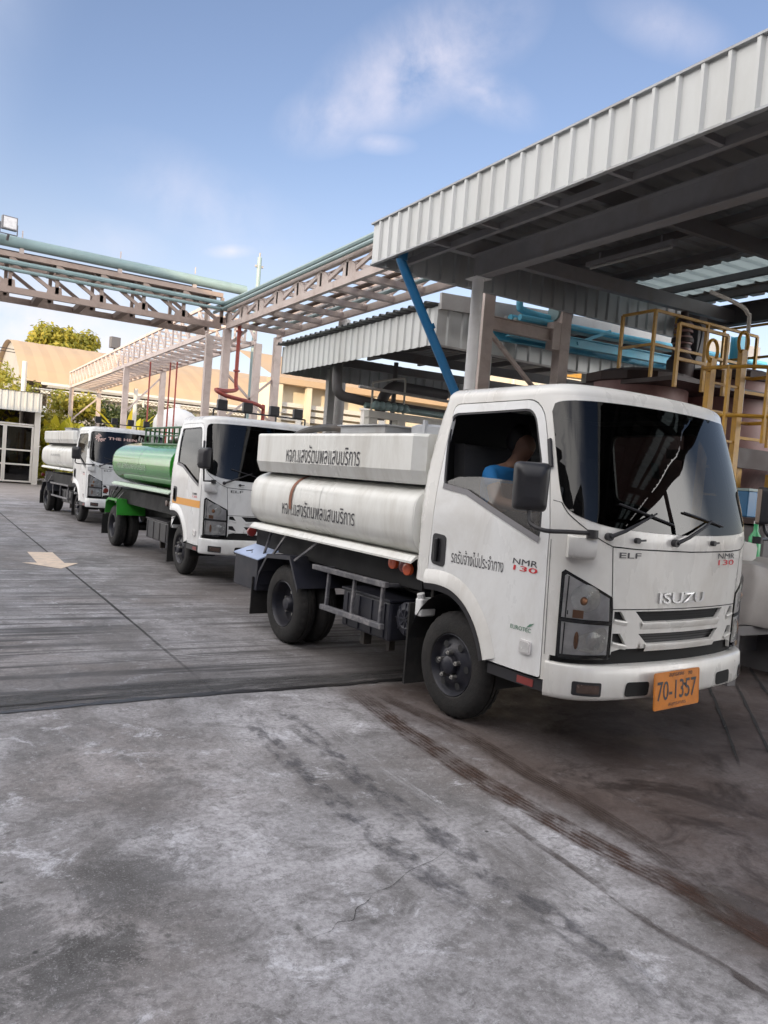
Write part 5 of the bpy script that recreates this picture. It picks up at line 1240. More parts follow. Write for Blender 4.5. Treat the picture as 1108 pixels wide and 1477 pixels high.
while x < 59: mb.bar((x, 58.3, 5.8), (x + .4, 58.3, 6.25), .07).bar((x + .4, 58.3, 6.25), (x + .8, 58.3, 5.8), .07); x += .8
inv(w, mb).build('eave_truss', M['slat_white'], w)
mb = MB(); mb.box(6.9, 60, 57.7, 58.5, 6.05, 6.22); inv(w, mb).build('gutter', M['wall_grey'], w)
# sunlit white building with louvred side behind the rack
t = thing('louvred_building', 'sunlit cream building with pale horizontal louvres behind the red fire pipe', 'building', (16.8, 36, 0))
mb = MB(); mb.box(15.0, 26, 37.0, 40, 0, 6.2); inv(t, mb).build('wall', M['cream_wall'], t)
mb = MB()
for k in range(9): z = 2.2 + k * .34; mb.box(15.1, 20.5, 36.65, 36.95, z, z + .22)
inv(t, mb).build('louvres', M['slat_white'], t)
mb = MB(); mb.box(14.6, 26.5, 36.2, 37.2, 6.0, 6.3); mb.add([(14.6, 36.2, 6.3), (26.5, 36.2, 6.3), (26.5, 42, 8.2), (14.6, 42, 8.2)], [(0, 1, 2, 3)]); inv(t, mb).build('roof', M['roof_cream'], t)
for x in (15.0, 16.6, 18.2, 20.6):
    mb = MB(); mb.box(x - .14, x + .14, 36.3, 36.58, 0, 6.0); inv(t, mb).build('column', M['cream_wall'], t)
# bright wall and yellow frame seen far right under the canopy
t = thing('process_building', 'sunlit pale building far right beyond the blue steelwork', 'building', (32, 26, 0))
mb = MB(); mb.box(20, 60, 27, 27.4, 0, 9.0); inv(t, mb).build('wall', M['cream_wall'], t)
mb = MB()
for k in range(22): mb.box(20.5 + k * 1.5, 20.62 + k * 1.5, 26.9, 27.0, 0, 9)
for z in (3, 5.2, 7.4): mb.box(20, 60, 26.86, 26.98, z, z + .25)
inv(t, mb).build('cladding_rails', M['slat_white'], t)
# chain-link fence
def chain_mat():
    m = bpy.data.materials.new('chain_link'); m.use_nodes = True; t = m.node_tree; t.nodes.clear()
    out = N(t, 'ShaderNodeOutputMaterial'); b = N(t, 'ShaderNodeBsdfPrincipled'); b.inputs['Base Color'].default_value = (.22, .19, .13, 1)
    tc = N(t, 'ShaderNodeTexCoord'); res = None
    for a in (45, -45):
        mp = N(t, 'ShaderNodeMapping'); mp.inputs['Rotation'].default_value = (0, rad(a), 0); t.links.new(tc.outputs['Object'], mp.inputs[0])
        sp = N(t, 'ShaderNodeSeparateXYZ'); t.links.new(mp.outputs[0], sp.inputs[0])
        f = N(t, 'ShaderNodeMath', operation='PINGPONG'); t.links.new(sp.outputs['X'], f.inputs[0]); f.inputs[1].default_value = .10
        l = N(t, 'ShaderNodeMath', operation='LESS_THAN'); t.links.new(f.outputs[0], l.inputs[0]); l.inputs[1].default_value = .018
        if res is None: res = l.outputs[0]
        else:
            k = N(t, 'ShaderNodeMath', operation='MAXIMUM'); t.links.new(res, k.inputs[0]); t.links.new(l.outputs[0], k.inputs[1]); res = k.outputs[0]
    tr = N(t, 'ShaderNodeBsdfTransparent'); mx = N(t, 'ShaderNodeMixShader'); t.links.new(res, mx.inputs[0]); t.links.new(tr.outputs[0], mx.inputs[1]); t.links.new(b.outputs[0], mx.inputs[2]); t.links.new(mx.outputs[0], out.inputs[0]); M['chain_link'] = m
chain_mat()
t = thing('chain_link_fence', 'tall chain link fence in front of the cream warehouse', 'fence', (10, 52, 0))
mb = MB(); mb.box(4, 40, 52, 52.01, .1, 5.4); inv(t, mb).build('mesh', M['chain_link'], t)
mb = MB(); mb.cyl((4, 51.95, 5.45), (40, 51.95, 5.45), .06, 8); inv(t, mb).build('top_rail', M['slat_white'], t)
for x in range(4, 41, 4):
    mb = MB(); mb.cyl((x, 51.93, 0), (x, 51.93, 5.5), .07, 8); inv(t, mb).build('post', M['slat_white'], t)
# white tank behind the second truck
t = thing('storage_tank', 'white domed storage tank behind the green tank', 'storage tank', (10.95, 40, 0))
mb = MB(); mb.lathe([(0, 1.15), (3.55, 1.15), (3.75, 1.13), (4.05, .98), (4.25, .72), (4.38, .40), (4.42, .0)], (0, 0, 0), (0, 0, 1), 40); mb.build('vessel', M['white_plain'], t)
mb = MB(); mb.cyl((0, 0, 4.4), (0, 0, 4.62), .16, 14); mb.lathe([(0, .2), (.05, .2)], (0, 0, 4.58), (0, 0, 1), 16, caps=True); mb.build('nozzle', M['white_plain'], t)
t = thing('hopper', 'small pale grey triangular hopper in front of the white storage tank', 'hopper', (10.1, 37, 0))
mb = MB(); mb.lathe([(2.5, .62), (2.55, .62), (3.45, .06), (3.5, .0)], (0, 0, 0), (0, 0, 1), 4, smooth=False); mb.build('cone', M['sheet_pale'], t)
for (a, b) in ((-.4, -.4), (.4, -.4), (-.4, .4), (.4, .4)):
    mb = MB(); mb.bar((a, b, 0), (a, b, 2.55), .07); mb.build('leg', M['sheet_pale'], t)
# white pole and brick house bits on the left
t = thing('pole', 'short white pole rising behind the shed roof', 'pole', (4.25, 45.5, 0)); mb = MB(); mb.cyl((0, 0, 0), (0, 0, 6.35), .12, 10); mb.build('shaft', M['slat_white'], t)
t = thing('pole', 'thin white pole beside the banana leaves under the far rack', 'pole', (8.95, 40.5, 0)); mb = MB(); mb.cyl((0, 0, 0), (0, 0, 5.2), .10, 10); mb.build('shaft', M['slat_white'], t)
# shed with grid doors at the left edge
s = thing('shed', 'shed with pale ribbed fascia and white framed grid doors at the left edge', 'shed', (2, 42, 0))
mb = MB(); corrugated(mb, (-6, 41.6, 3.55), X, Z, 10.75, .95, .28, .04); inv(s, mb).build('fascia', M['sheet_pale'], s, recalc=False)
mb = MB(); mb.add([(-6, 41.5, 4.5), (5.0, 41.5, 4.5), (5.0, 50, 5.0), (-6, 50, 5.0)], [(0, 1, 2, 3)]); inv(s, mb).build('roof', M['sheet_grey'], s)
mb = MB(); mb.box(-6, 4.7, 49, 49.2, 0, 4.5).box(4.6, 4.72, 42.2, 49, 0, 4.4).box(-6, 4.7, 42.3, 49, 4.2, 4.3); inv(s, mb).build('wall', M['door_dark'], s)
mb = MB(); mb.box(4.52, 4.78, 41.9, 42.16, 0, 3.55); inv(s, mb).build('corner_post', M['slat_white'], s)
for i, (xa, xb) in enumerate(((-1.2, .45), (.55, 1.9), (1.98, 3.18), (3.26, 4.46))):
    mb = MB(); mb.bar((xa, 42, .08), (xa, 42, 2.85), .09).bar((xb, 42, .08), (xb, 42, 2.85), .09)
    for z in (.12, .95, 1.65, 2.82): mb.bar((xa, 42, z), (xb, 42, z), .075)
    d = inv(s, mb).build('door', M['slat_white'], s)
    mb = MB(); mb.box(xa, xb, 42.03, 42.05, .1, 2.8); inv(s, mb).build('pane', M['glass_screen_blue'], d)
mb = MB(); mb.bar((-6, 42, 2.92), (4.5, 42, 2.92), .08).bar((2.05, 42, 2.9), (2.05, 42, 3.6), .09); inv(s, mb).build('door_header', M['slat_white'], s)
t = thing('crate', 'teal crate standing behind the grid doors of the shed', 'crate', (2.6, 43.2, 0)); mb = MB(); mb.box(-.7, .7, -.4, .4, 0, 1.6); mb.box(-.74, .74, -.44, .44, 1.55, 1.66); mb.build('body', M['door_teal'], t, bevel=.03)
mb = MB(); mb.box(-.5, .5, -.43, -.4, .15, .75); mb.build('panel', M['slat_white'], t)

# ------------------------------------------------------------------ plants
def leaf_cloud(mb, clumps, n, size, seed, flat=.5):
    rnd = random.Random(seed)
    tot = sum(c[3] ** 2 for c in clumps)
    for (cx, cy, cz, r) in clumps:
        for _ in range(int(n * r * r / tot)):
            d = Vector((rnd.gauss(0, 1), rnd.gauss(0, 1), rnd.gauss(0, 1) * .8)).normalized() * r * (rnd.random() ** .45)
            c = Vector((cx, cy, cz)) + d; nrm = (d.normalized() + Vector((rnd.uniform(-1, 1), rnd.uniform(-1, 1), rnd.uniform(-.2, 1)))).normalized()
            _, a, b = frame(nrm); th = rnd.random() * 6.28; a, b = a * cos(th) + b * sin(th), b * cos(th) - a * sin(th); s_ = size * rnd.uniform(.6, 1.3)
            mb.add([c - a * s_, c - b * s_ * flat, c + a * s_, c + b * s_ * flat], [(0, 1, 2, 3)])
    return mb
def tree(label, x, y, h, r, seed, m='leaf_dark', n=5000, size=.16, trunk=True, cat='tree', name='tree', base=0.35):
    t = thing(name, label, cat, (x, y, 0)); rnd = random.Random(seed); cl = []
    mb = MB(); top = h * .72
    mb.tube([(0, 0, 0), (.08, 0, h * .3), (.02, .1, top)], [h * .028, h * .022, h * .009], 8)
    for k in range(9):
        a = rnd.random() * 6.28; z0 = h * rnd.uniform(base * .8, .62); e = Vector((cos(a) * r * rnd.uniform(.5, .9), sin(a) * r * rnd.uniform(.5, .9), z0 + h * rnd.uniform(.12, .32)))
        mb.tube([(0, 0, z0), (e.x * .5, e.y * .5, z0 + (e.z - z0) * .6), tuple(e)], [h * .012, h * .008, h * .003], 6); cl.append((e.x, e.y, e.z, r * rnd.uniform(.28, .48)))
    for k in range(7):
        a = rnd.random() * 6.28; q = rnd.random() ** .5 * r * .8; cl.append((cos(a) * q, sin(a) * q, h * rnd.uniform(base + .1, .92), r * rnd.uniform(.22, .4)))
    cl.append((0, 0, h * .88, r * .42))
    if trunk: mb.build('trunk', M['bark'], t)
    mb = MB(); leaf_cloud(mb, cl, n, size, seed + 1); mb.build('crown', M[m], t, recalc=False); return t
tree('round leafy tree standing beyond the warehouse roof', 11.6, 84, 14.4, 3.3, 3, 'leaf_warm', 6500, .27, base=.55)
tree('feathery tree with thin branches behind the shed roof', 3.2, 50, 6.6, 2.6, 7, 'leaf_warm', 3600, .14)
tree('broad dark green tree behind the fence beside the shed', 6.9, 50.5, 5.3, 2.2, 11, 'leaf_warm', 4200, .14)
tree('leafy dark tree behind the fence left of the white tank', 9.4, 51, 5.0, 2.0, 13, 'leaf_dark', 3600, .14)
tree('green tree behind the fence right of the white tank', 13.3, 50, 5.0, 2.2, 17, 'leaf_mid', 3600, .14)
tree('small bright tree between the rack posts', 11.9, 33.5, 3.6, 1.3, 19, 'leaf_mid', 2600, .09)
def bush(label, x, y, h, r, seed, m='leaf_mid', n=2200, size=.11):
    t = thing('shrub', label, 'shrub', (x, y, 0)); rnd = random.Random(seed); mb = MB(); cl = []
    for k in range(8):
        a = rnd.random() * 6.28; q = rnd.random() ** .5 * r; z = h * rnd.uniform(.2, .82); cl.append((cos(a) * q, sin(a) * q * .7, z, r * rnd.uniform(.35, .55)))
        mb.tube([(0, 0, 0), (cos(a) * q * .6, sin(a) * q * .5, z * .6), (cos(a) * q, sin(a) * q * .7, z)], [.04, .03, .012], 6)
    mb.build('stems', M['bark'], t); mb = MB(); leaf_cloud(mb, cl, n, size, seed, .55); mb.build('foliage', M[m], t, recalc=False)
bush('sunlit yellow green shrub just right of the shed', 5.6, 44.0, 3.2, 1.1, 21, 'leaf_banana', 2600)
bush('sunlit yellow green shrub behind the last truck cab', 7.6, 42.5, 2.9, 1.1, 22, 'leaf_banana', 2600)
bush('dark low shrub behind the tank of the last truck', 6.4, 40.0, 2.2, .9, 23, 'leaf_mid', 2200)
bush('sunlit shrub under the far rack left of the white tank', 9.4, 42.0, 3.2, 1.0, 24, 'leaf_banana', 2400)
def banana(label, x, y, h, seed):
    t = thing('banana_plant', label, 'banana plant', (x, y, 0)); rnd = random.Random(seed); mb = MB()
    for k in range(3): mb.tube([(rnd.uniform(-.3, .3), rnd.uniform(-.3, .3), 0), (0, 0, h * .45)], [.13, .07], 8)
    mb.build('stem', M['leaf_banana'], t, recalc=False); mb = MB()
    for k in range(11):
        a = rnd.random() * 6.28; L = h * rnd.uniform(.45, .7); wd = rnd.uniform(.20, .32); d = Vector((cos(a), sin(a), 0)); sd = Vector((-sin(a), cos(a), 0)); lean = rnd.uniform(.25, .9); V = []
        for i in range(9):
            q = i / 8; p = Vector((0, 0, h * .42)) + d * (L * lean * q) + Z * (L * (1.0 * q - lean * .75 * q * q)); ww = wd * sin(pi * (.08 + .9 * q)) ** .7
            V += [p - sd * ww - Z * ww * .25, p, p + sd * ww - Z * ww * .25]
        mb.add(V, [(3 * i + j, 3 * i + j + 1, 3 * i + j + 4, 3 * i + j + 3) for i in range(8) for j in (0, 1)], 0, True)
    mb.build('leaves', M['leaf_banana'], t, recalc=False)
for i, (x, y, h, l) in enumerate(((6.6, 41.5, 3.7, 'banana plant with bright leaves left of the first far rack post'), (7.9, 40.5, 3.4, 'banana plant with low spreading leaves right of the far rack post'), (9.2, 43.0, 5.0, 'tall banana plant with upright yellow leaf beside the white pole'), (10.0, 44.5, 4.2, 'banana plant half hidden behind the red risers'), (5.9, 46.0, 4.3, 'banana plant growing behind the shed corner'))): banana(l, x, y, h, 31 + i)
# overhead wires at upper left
for i, (z0, z1, l) in enumerate(((10.2, 9.6, 'upper overhead wire at the left of the sky'), (9.95, 9.45, 'lower overhead wire at the left of the sky'))):
    mb = MB(); P = [(-14 + 60 * k / 30, 66 - 0 * k, z0 + (z1 - z0) * k / 30 - .9 * (1 - (2 * k / 30 - 1) ** 2)) for k in range(31)]; mb.tube(P, .03, 5); tag(mb.build('overhead_wire', M['black_plastic']), l, 'wire')
t = thing('utility_pole', 'concrete utility pole carrying the overhead wires', 'pole', (-14, 66, 0)); mb = MB(); mb.tube([(0, 0, 0), (0, 0, 11)], [.2, .13], 10); mb.build('shaft', M['wall_grey'], t)

# ------------------------------------------------------------------ plant under the canopies
t = thing('pipe_manifold', 'white steel stand with teal pipe caps and a rail behind the front truck tank', 'manifold', (7.76, 13.8, 0))
mb = MB()
for x in (7.73, 8.40): mb.box(x - .10, x + .10, 13.74, 13.95, 0, 3.04)
mb.bar((7.6, 13.8, 2.97), (9.7, 13.8, 2.97), .18, .14).bar((7.9, 13.85, 2.5), (8.3, 13.85, 2.5), .06); inv(t, mb).build('stand', M['slat_white'], t)
mb = MB()
for k in range(6): mb.lathe([(0, .086), (.115, .086), (.16, .06), (.18, 0)], (7.75 + .138 * k, 13.74, 3.14), (-.3, -1, .1), 14)
mb.cyl((7.6, 13.9, 3.14), (9.9, 13.9, 3.14), .06, 14); inv(t, mb).build('pipe_caps', M['pipe_teal'], t)
mb = MB(); mb.tube(catmull([(7.70, 13.8, 3.04), (7.70, 13.8, 3.54), (7.73, 13.8, 3.61), (8.34, 13.8, 3.77), (8.44, 13.8, 3.75), (8.46, 13.8, 3.63), (8.46, 13.8, 3.04)], 4), .022, 8); inv(t, mb).build('rail', M['slat_white'], t)
pipe([(6.98, 14.0, 4.3), (6.98, 14.0, 3.52), (7.08, 14.0, 3.30), (7.38, 14.0, 3.25), (8.2, 14.0, 3.2), (9.9, 14.0, 3.17)], .10, 'steel_dull', 'dark insulated elbow pipe under the lower canopy', 14, 4)
pipe([(8.07, 14.1, 2.9), (8.12, 14.1, 3.33), (8.28, 14.1, 3.56), (8.53, 14.1, 3.63), (9.7, 14.1, 3.61)], .115, 'steel_dull', 'dark insulated pipe curving up behind the white stand', 14, 4)
pipe([(8.62, 14.5, 4.2), (8.62, 14.5, 2.2)], .05, 'steel_dull', 'thin dark drop pipe under the lower canopy', 10, 0)
pipe([(6.9, 12.9, 3.37), (9.9, 12.9, 3.31)], .03, 'pipe_grey', 'thin grey pipe across the lower canopy bay', 8, 0)
t = thing('control_cabinet', 'dark cabinet with a white frame under the white stand', 'cabinet', (8.1, 14.5, 0)); mb = MB(); mb.box(-.18, .18, -.1, .1, 0, 2.78); mb.build('body', M['door_dark'], t, bevel=.01); mb = MB(); mb.box(-.19, .19, -.115, -.1, 2.64, 2.76); mb.build('frame', M['slat_white'], t)
for i, (x, y, l) in enumerate(((12.2, 30, 'thin pale post left of the louvred building'), (13.3, 30, 'pale post in front of the louvres'), (15.0, 26, 'pale post with a bracket near the lower canopy column'), (14.2, 26, 'white post under the dark elbow pipe'))):
    t = thing('post', l, 'post', (x, y, 0)); mb = MB(); mb.box(-.09, .09, -.09, .09, 0, 4.2); mb.build('shaft', M['slat_white'], t); mb = MB(); mb.box(-.14, .14, -.14, .14, 4.2, 4.28); mb.build('cap', M['slat_white'], t)
# light blue pipe bridge beyond the canopy
t = thing('pipe_bridge', 'light blue steel pipe bridge between the two canopies', 'pipe bridge', (10, 9.7, 0))
mb = MB(); mb.ibeam((7.68, 9.6, 4.13), (14.1, 9.6, 4.27), .12, .16); inv(t, mb).build('beam', M['steel_blue'], t)
mb = MB(); mb.ibeam((7.68, 10.0, 4.13), (14.1, 10.0, 4.27), .12, .16); inv(t, mb).build('beam', M['steel_blue'], t)
mb = MB()
for k in range(7): mb.bar((8.1 + .9 * k, 9.6, 4.16 + .02 * k), (8.1 + .9 * k, 10.0, 4.16 + .02 * k), .08)
mb.bar((9.13, 9.6, 4.16), (9.86, 9.6, 4.48), .05); inv(t, mb).build_each('cross_member', M['steel_blue'], t)
for x in (12.4, 14.0):
    mb = MB(); mb.box(x - .09, x + .09, 9.72, 9.90, 0, 4.05); inv(t, mb).build('column', M['steel_blue'], t)
for i, (y, z, r, m, l) in enumerate(((9.62, 4.38, .05, 'steel_blue', 'light blue pipe on the bridge, nearest'), (9.74, 4.35, .045, 'pipe_teal', 'teal pipe on the blue bridge'), (9.86, 4.40, .06, 'steel_blue', 'thicker light blue pipe on the bridge'), (9.98, 4.42, .04, 'pipe_grey', 'grey pipe on the blue bridge'))):
    pipe([(7.9, y, z), (14.2, y, z + .16)], r, m, l, 10, 0)
pipe([(7.94, 9.7, 5.3), (7.94, 9.7, 4.62), (7.99, 9.7, 4.53), (8.2, 9.7, 4.50), (8.8, 9.7, 4.48)], .055, 'steel_blue', 'light blue pipe bent down beside the pink rack post', 12, 4)
pipe([(8.2, 9.9, 4.38), (8.35, 9.9, 4.42), (8.9, 9.9, 4.55), (9.0, 9.9, 4.64)], .04, 'steel_blue', 'short light blue pipe rising behind the rack crossbeam', 10, 3)
t = thing('valve', 'teal valve body on the blue pipes between the rack posts', 'valve', (8.72, 9.6, 4.58)); mb = MB(); mb.lathe([(-.16, 0), (-.16, .13), (-.1, .14), (-.06, .09), (.06, .09), (.1, .14), (.16, .13), (.16, 0)], (0, 0, 0), (1, 0, .1), 18); mb.build('body', M['pipe_teal'], t); mb = MB(); mb.cyl((0, 0, .05), (0, 0, .26), .03, 8); mb.lathe([(.25, .11), (.28, .11)], (0, 0, 0), (0, 0, 1), 14, caps=True); mb.build('hand_wheel', M['steel_blue'], t)
# brown reactors
def reactor(label, x, y, r, zt):
    t = thing('reactor_vessel', label, 'vessel', (x, y, 0)); mb = MB()
    mb.lathe([(.9, .15), (1.0, r * .5), (1.25, r * .85), (1.6, r), (zt - .16, r), (zt - .16, r * 1.0)], (0, 0, 0), (0, 0, 1), 36); mb.build('vessel', M['reactor_brown'], t)
    mb = MB(); mb.lathe([(zt - .18, r * 1.0), (zt - .17, r * 1.12), (zt - .05, r * 1.12), (zt - .04, r * 1.0), (zt + .02, r * .8), (zt + .08, 0)], (0, 0, 0), (0, 0, 1), 12, smooth=False); mb.build('lid', M['reactor_dark'], t)
    for k in range(4):
        a = pi / 4 + k * pi / 2; mb = MB(); mb.bar((cos(a) * r * .8, sin(a) * r * .8, 0), (cos(a) * r * .8, sin(a) * r * .8, 1.5), .12); mb.build('leg', M['reactor_dark'], t)
    return t
reactor('brown process vessel with a dark faceted lid, left of the pair', 9.0, 8.1, .70, 3.52)
reactor('brown process vessel behind the yellow ladder, right of the pair', 10.65, 7.9, .80, 3.72)
t = thing('agitator', 'rusty motor and gearbox standing on top of the brown vessels', 'agitator', (9.62, 7.9, 3.5)); mb = MB(); mb.lathe([(0, .2), (.28, .2), (.36, .14), (.42, .12), (.55, .12), (.56, .16), (.62, .16), (.64, .10), (.9, .10), (.95, .06), (1.02, .06)], (0, 0, 0), (0, 0, 1), 18); mb.build('motor', M['reactor_dark'], t)
mb = MB()
for k in range(5): mb.lathe([(0, .14), (.03, .14)], (0, 0, .44 + .09 * k), (0, 0, 1), 18, caps=True)
mb.build('flanges', M['reactor_brown'], t)
mb = MB(); mb.tube(catmull([(.08, -.1, .9), (.22, -.15, .8), (.2, -.15, .5), (.15, -.12, .3)], 4), .014, 6); mb.build('cable', M['black_plastic'], t)
def railing(label, P, z0, h, mids=(.5,), m='yellow_paint', r=.020):
    t = thing('guard_railing', label, 'railing', (P[0][0], P[0][1], z0)); o = Vector((P[0][0], P[0][1])); Q = [Vector((a, b)) - o for a, b in P]
    for q in Q:
        mb = MB(); mb.bar((q.x, q.y, 0), (q.x, q.y, h), r * 2); mb.build('post', M[m], t)
    for k, f in enumerate((1.0,) + mids):
        mb = MB()
        for a, b in zip(Q, Q[1:]): mb.bar((a.x, a.y, h * f), (b.x, b.y, h * f), r * 1.8)
        mb.build('top_rail' if k == 0 else 'mid_rail', M[m], t)
railing('yellow guard railing round the left brown vessel', [(8.45, 8.0), (8.45, 7.42), (9.55, 7.42), (10.7, 7.42)], 3.35, .92)
railing('yellow guard railing behind the right brown vessel', [(10.3, 8.6), (11.5, 8.6), (11.5, 7.3)], 3.6, 1.05)
railing('low yellow railing running off to the right of the ladder', [(8.55, 6.1), (9.6, 5.95), (10.9, 5.8)], 2.35, .75, (.62, .25))
# platform carrying the railings
t = thing('platform', 'dark steel platform round the brown vessels', 'platform', (10, 6.8, 0)); mb = MB(); mb.box(8.3, 13, 5.95, 6.9, 2.24, 2.36).box(8.3, 13, 5.9, 5.95, 2.16, 2.40); inv(t, mb).build('deck', M['reactor_dark'], t)
mb = MB(); mb.box(8.35, 12.8, 6.9, 9.0, 3.28, 3.34); inv(t, mb).build('upper_deck', M['reactor_dark'], t)
for x, y in ((8.5, 6.0), (10.4, 6.0), (12.6, 6.0), (8.5, 8.9), (12.6, 8.9)):
    mb = MB(); mb.bar((x, y, 0), (x, y, 2.24 if y < 7 else 3.28), .09); inv(t, mb).build('leg', M['yellow_paint'] if y < 7 else M['steel_dull'], t)
# caged ladder
t = thing('ladder', 'yellow caged ladder rising to the brown vessels', 'ladder', (7.7, 5.55, 0))
mb = MB(); mb.bar((7.16, 5.5, .0), (7.20, 5.5, 3.25), .085, .06).bar((7.74, 5.5, 0), (7.70, 5.5, 3.42), .085, .06)
k = .3
while k < 3.1: mb.bar((7.17, 5.5, k), (7.73, 5.5, k), .025); k += .3
inv(t, mb).build('rails', M['yellow_paint'], t)
mb = MB()
for x, z in ((7.19, 3.30), (7.70, 3.47)): mb.tube([Vector((x + cos(a) * .085, 5.5, z + .03 + sin(a) * .12)) for a in [2 * pi * k / 20 for k in range(20)]], .018, 8, closed=True)
inv(t, mb).build('hand_loops', M['yellow_paint'], t)
mb = MB()
for z in (2.62, 3.12): mb.tube([(7.18, 5.5, z)] + [(7.44 - cos(a) * .42, 5.46 - sin(a) * .62, z) for a in [pi * k / 14 for k in range(15)]] + [(7.72, 5.5, z)], .020, 8)
for a in (.15, .38, .62, .85): x, y = 7.44 - cos(pi * a) * .42, 5.46 - sin(pi * a) * .62; mb.bar((x, y, 2.35), (x, y, 3.14), .04, .03)
inv(t, mb).build('cage', M['yellow_paint'], t)
mb = MB(); mb.tube(catmull([(7.9, 5.6, 2.36), (7.9, 5.6, 3.7), (7.86, 5.6, 3.86), (7.7, 5.6, 3.93), (7.2, 5.6, 3.98)], 4), .022, 8); tag(mb.build('handrail', M['slat_white']), 'pale bent handrail tube above the yellow ladder', 'handrail')
railing('yellow rail frame between the ladder and the right vessel', [(7.6, 6.3), (8.1, 6.3), (8.5, 6.3)], 3.05, .75, (.45,))
# light blue columns and far frames on the right
for i, (x, y, l) in enumerate(((11.9, 8.6, 'light blue steel column right of the yellow ladder'), (15.5, 12.5, 'light blue steel column farther back on the right'), (19, 18, 'light blue steel column far back on the right'))):
    t = thing('column', l, 'column', (x, y, 0)); mb = MB(); mb.ibeam((0, 0, 0), (0, 0, 4.6), .18, .18, .015); mb.build('shaft', M['steel_blue'], t); mb = MB(); mb.box(-.16, .16, -.16, .16, 0, .03); mb.build('base_plate', M['steel_blue'], t)
t = thing('pipe_bridge', 'yellow steel beam bridge far right behind the ladder', 'pipe bridge', (20, 16, 0)); mb = MB(); mb.ibeam((15, 16, 5.3), (34, 16, 5.9), .25, .4).ibeam((15, 17.5, 5.3), (34, 17.5, 5.9), .25, .4); inv(t, mb).build('beams', M['yellow_paint'], t)
for x in (18, 27):
    mb = MB(); mb.box(x - .1, x + .1, 16.6, 16.8, 0, 5.3); inv(t, mb).build('column', M['yellow_paint'], t)
for i, (z, y, l) in enumerate(((3.6, 11.5, 'light blue header pipe low on the right, lower one'), (4.0, 11.8, 'light blue header pipe low on the right, upper one'))): pipe([(12.2, y, z), (24, y, z + .3)], .09, 'steel_blue', l, 10, 0)
# things standing on the ground at the right edge
t = thing('workbench', 'dark workbench with clutter beside the front truck', 'workbench', (8.6, 5.3, 0)); mb = MB(); mb.box(-1.0, 2.5, -.35, .5, 1.52, 1.58); mb.build('top', M['reactor_dark'], t); mb = MB(); mb.box(-.95, 2.4, -.22, .45, .35, 1.5); mb.build('cabinet', M['steel_dull'], t)
for k, (a, b) in enumerate(((-.95, -.3), (2.4, -.3), (-.95, .45), (2.4, .45))): mb = MB(); mb.bar((a, b, 0), (a, b, 1.52), .06); mb.build('leg', M['steel_dull'], t)
t = thing('instrument_cabinet', 'yellow framed cabinet on the dark workbench', 'cabinet', (8.9, 5.6, 1.58)); mb = MB(); mb.box(-.2, .2, -.1, .15, 0, .52); mb.build('body', M['yellow_paint'], t, bevel=.01); mb = MB(); mb.box(-.15, .15, -.112, -.1, .06, .46); mb.build('window', M['lamp_grey'], t)
t = thing('instrument_cabinet', 'small blue box on the dark workbench', 'cabinet', (8.25, 5.65, 1.58)); mb = MB(); mb.box(-.09, .09, -.08, .1, 0, .3); mb.build('body', M['pipe_blue'], t, bevel=.01); mb = MB(); mb.box(-.1, .1, -.09, .11, .3, .33); mb.build('lid', M['pipe_teal'], t)
t = thing('pallet_tank', 'grey tarpaulin covered container on the wet floor at the right edge', 'container', (7.15, 4.95, 0)); rnd = random.Random(4); rings = []
for z, k in ((.56, 1.0), (.60, 1.02), (.7, 1.0), (.85, .97), (1.02, .92), (1.13, .80), (1.18, .5), (1.2, .0)):
    rings.append([Vector((cos(a) * .70 * k * (1 + .05 * sin(a * 7 + z * 3)), sin(a) * .55 * k * (1 + .05 * sin(a * 9 - z * 4)), z + .02 * sin(a * 5))) for a in [2 * pi * i / 64 for i in range(64)]])
mb = MB(); mb.loft(rings, 0, True, True, False); mb.build('tarpaulin', M['tarp_grey'], t)
mb = MB(); mb.box(-.60, .60, -.46, .46, .48, .57)
mb.box(-.58, -.46, -.44, .44, 0, .48).box(.46, .58, -.44, .44, 0, .48).box(-.46, .46, -.02, .02, .2, .48); mb.build('stand', M['steel_dull'], t)
for i, (x, y, r, h, l) in enumerate(((7.0, 4.82, .05, .26, 'green bottle standing on the tarpaulin, left one'), (7.28, 4.85, .06, .34, 'green bottle standing on the tarpaulin, taller one'))):
    t = thing('bottle', l, 'bottle', (x, y, 1.19)); mb = MB(); mb.lathe([(0, 0), (0, r), (h * .6, r), (h * .78, r * .4), (h, r * .35), (h, 0)], (0, 0, 0), (0, 0, 1), 18); mb.build('body', M['bottle_green'], t); mb = MB(); mb.cyl((0, 0, h), (0, 0, h + .03), r * .42, 12); mb.build('cap', M['white_plain'], t)

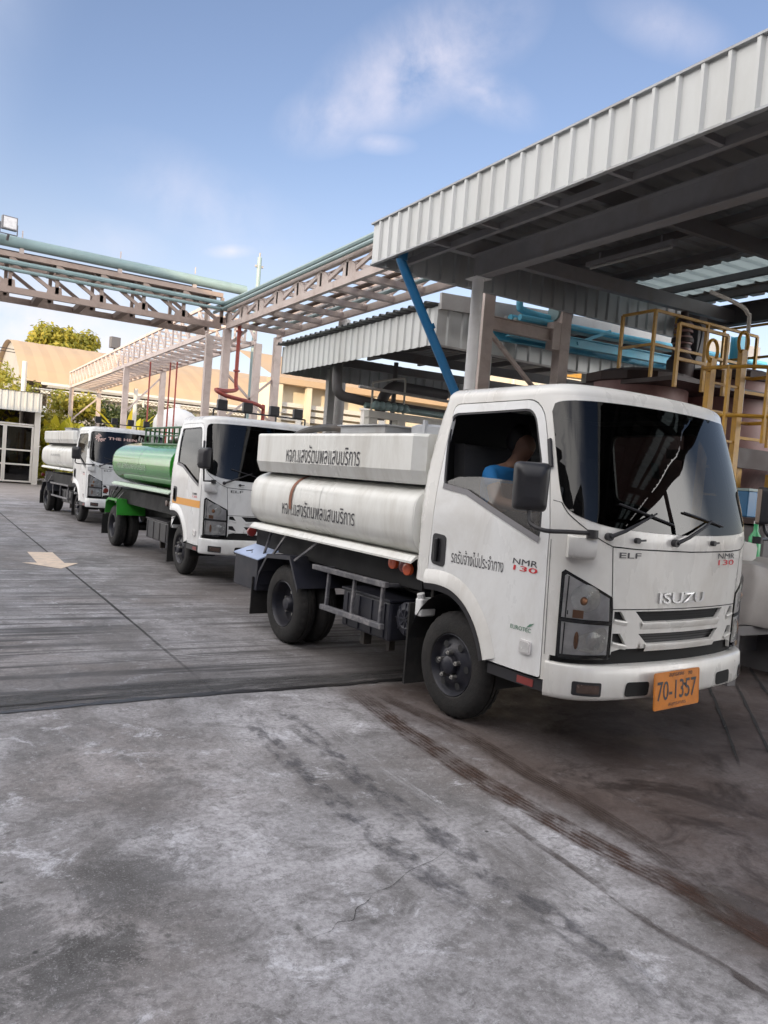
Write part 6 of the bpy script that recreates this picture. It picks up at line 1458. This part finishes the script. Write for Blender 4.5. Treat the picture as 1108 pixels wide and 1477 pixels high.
# ------------------------------------------------------------------ halls out of view: two added to shade the yard and darken glass
b = thing('offscreen_hall', 'unseen tall ribbed hall added left of the yard to shade it', 'building', (-18, 0, 0))  # added sun blocker, sized so its shadow covers the yard
mb = MB(); corrugated(mb, (-13, 19, 0), -Y, Z, 47, 11.6, .6, .06); inv(b, mb).build('wall', M['steel_dull'], b, recalc=False)
mb = MB(); mb.box(-28, -13.1, -28, 18.9, 0, 11.4); inv(b, mb).build('shell', M['wall_grey'], b)
mb = MB()
for k in range(6):
    y0 = -20 + 7 * k; mb.box(-13.02, -12.9, y0, y0 + 3.6, .1, 4.2)
inv(b, mb).build('gates', M['steel_grey'], b)
b = thing('offscreen_hall', 'cream ribbed factory hall ahead of the front truck, mirrored in its windscreen', 'building', (6, -20, 0))
mb = MB(); corrugated(mb, (24, -19, 0), -X, Z, 26, 5.2, .5, .06); inv(b, mb).build('wall', M['cream_wall'], b, recalc=False)
P = [(-19 - 16 * k / 16, 5.2 + 2.2 * sin(pi * k / 16)) for k in range(17)]
mb = MB(); V = [(x, y, z) for x in (-2.3, 24.3) for y, z in P]; mb.add(V, [(k, k + 1, 17 + k + 1, 17 + k) for k in range(16)], 0, True); inv(b, mb).build('roof', M['roof_cream'], b, recalc=False)

b = thing('offscreen_hall', 'unseen dark hall added behind the viewer to darken the left of the front windscreen', 'building', (-7, -14, 0))  # added out of view so the windscreen's left side mirrors something dark
mb = MB(); corrugated(mb, (-1.5, -8.5, 0), -X, Z, 11.4, 9.0, .6, .06); inv(b, mb).build('wall', M['steel_dull'], b, recalc=False)
mb = MB(); mb.box(-12.9, -1.4, -22, -8.65, 0, 8.9); inv(b, mb).build('shell', M['steel_dull'], b)
mb = MB()
for k in range(2): mb.box(-11.5 + 5 * k, -7.8 + 5 * k, -8.5, -8.38, .1, 4.4)
inv(b, mb).build_each('gate', M['steel_grey'], b)

for i, (x, y, h, r, m, l) in enumerate(((4.9, 46.5, 4.2, 1.2, 'leaf_banana', 'tall sunlit shrub touching the shed corner'), (6.3, 44.5, 3.6, 1.2, 'leaf_banana', 'bright shrub between the shed and the far rack post'), (5.5, 38.5, 2.4, .8, 'leaf_warm', 'low olive shrub behind the last truck wheels'), (8.5, 44.8, 3.8, 1.2, 'leaf_banana', 'yellow green shrub behind the far rack posts'), (7.2, 47.5, 4.6, 1.4, 'leaf_warm', 'olive shrub in front of the chain link fence'), (10.3, 46.5, 4.2, 1.2, 'leaf_warm', 'olive shrub left of the white storage tank'), (12.9, 43, 3.9, 1.3, 'leaf_banana', 'bright shrub right of the white storage tank'), (14.4, 45.5, 4.2, 1.3, 'leaf_warm', 'olive shrub behind the red fire pipe'))): bush(l, x, y, h, r, 61 + i, m, 3000, .12)
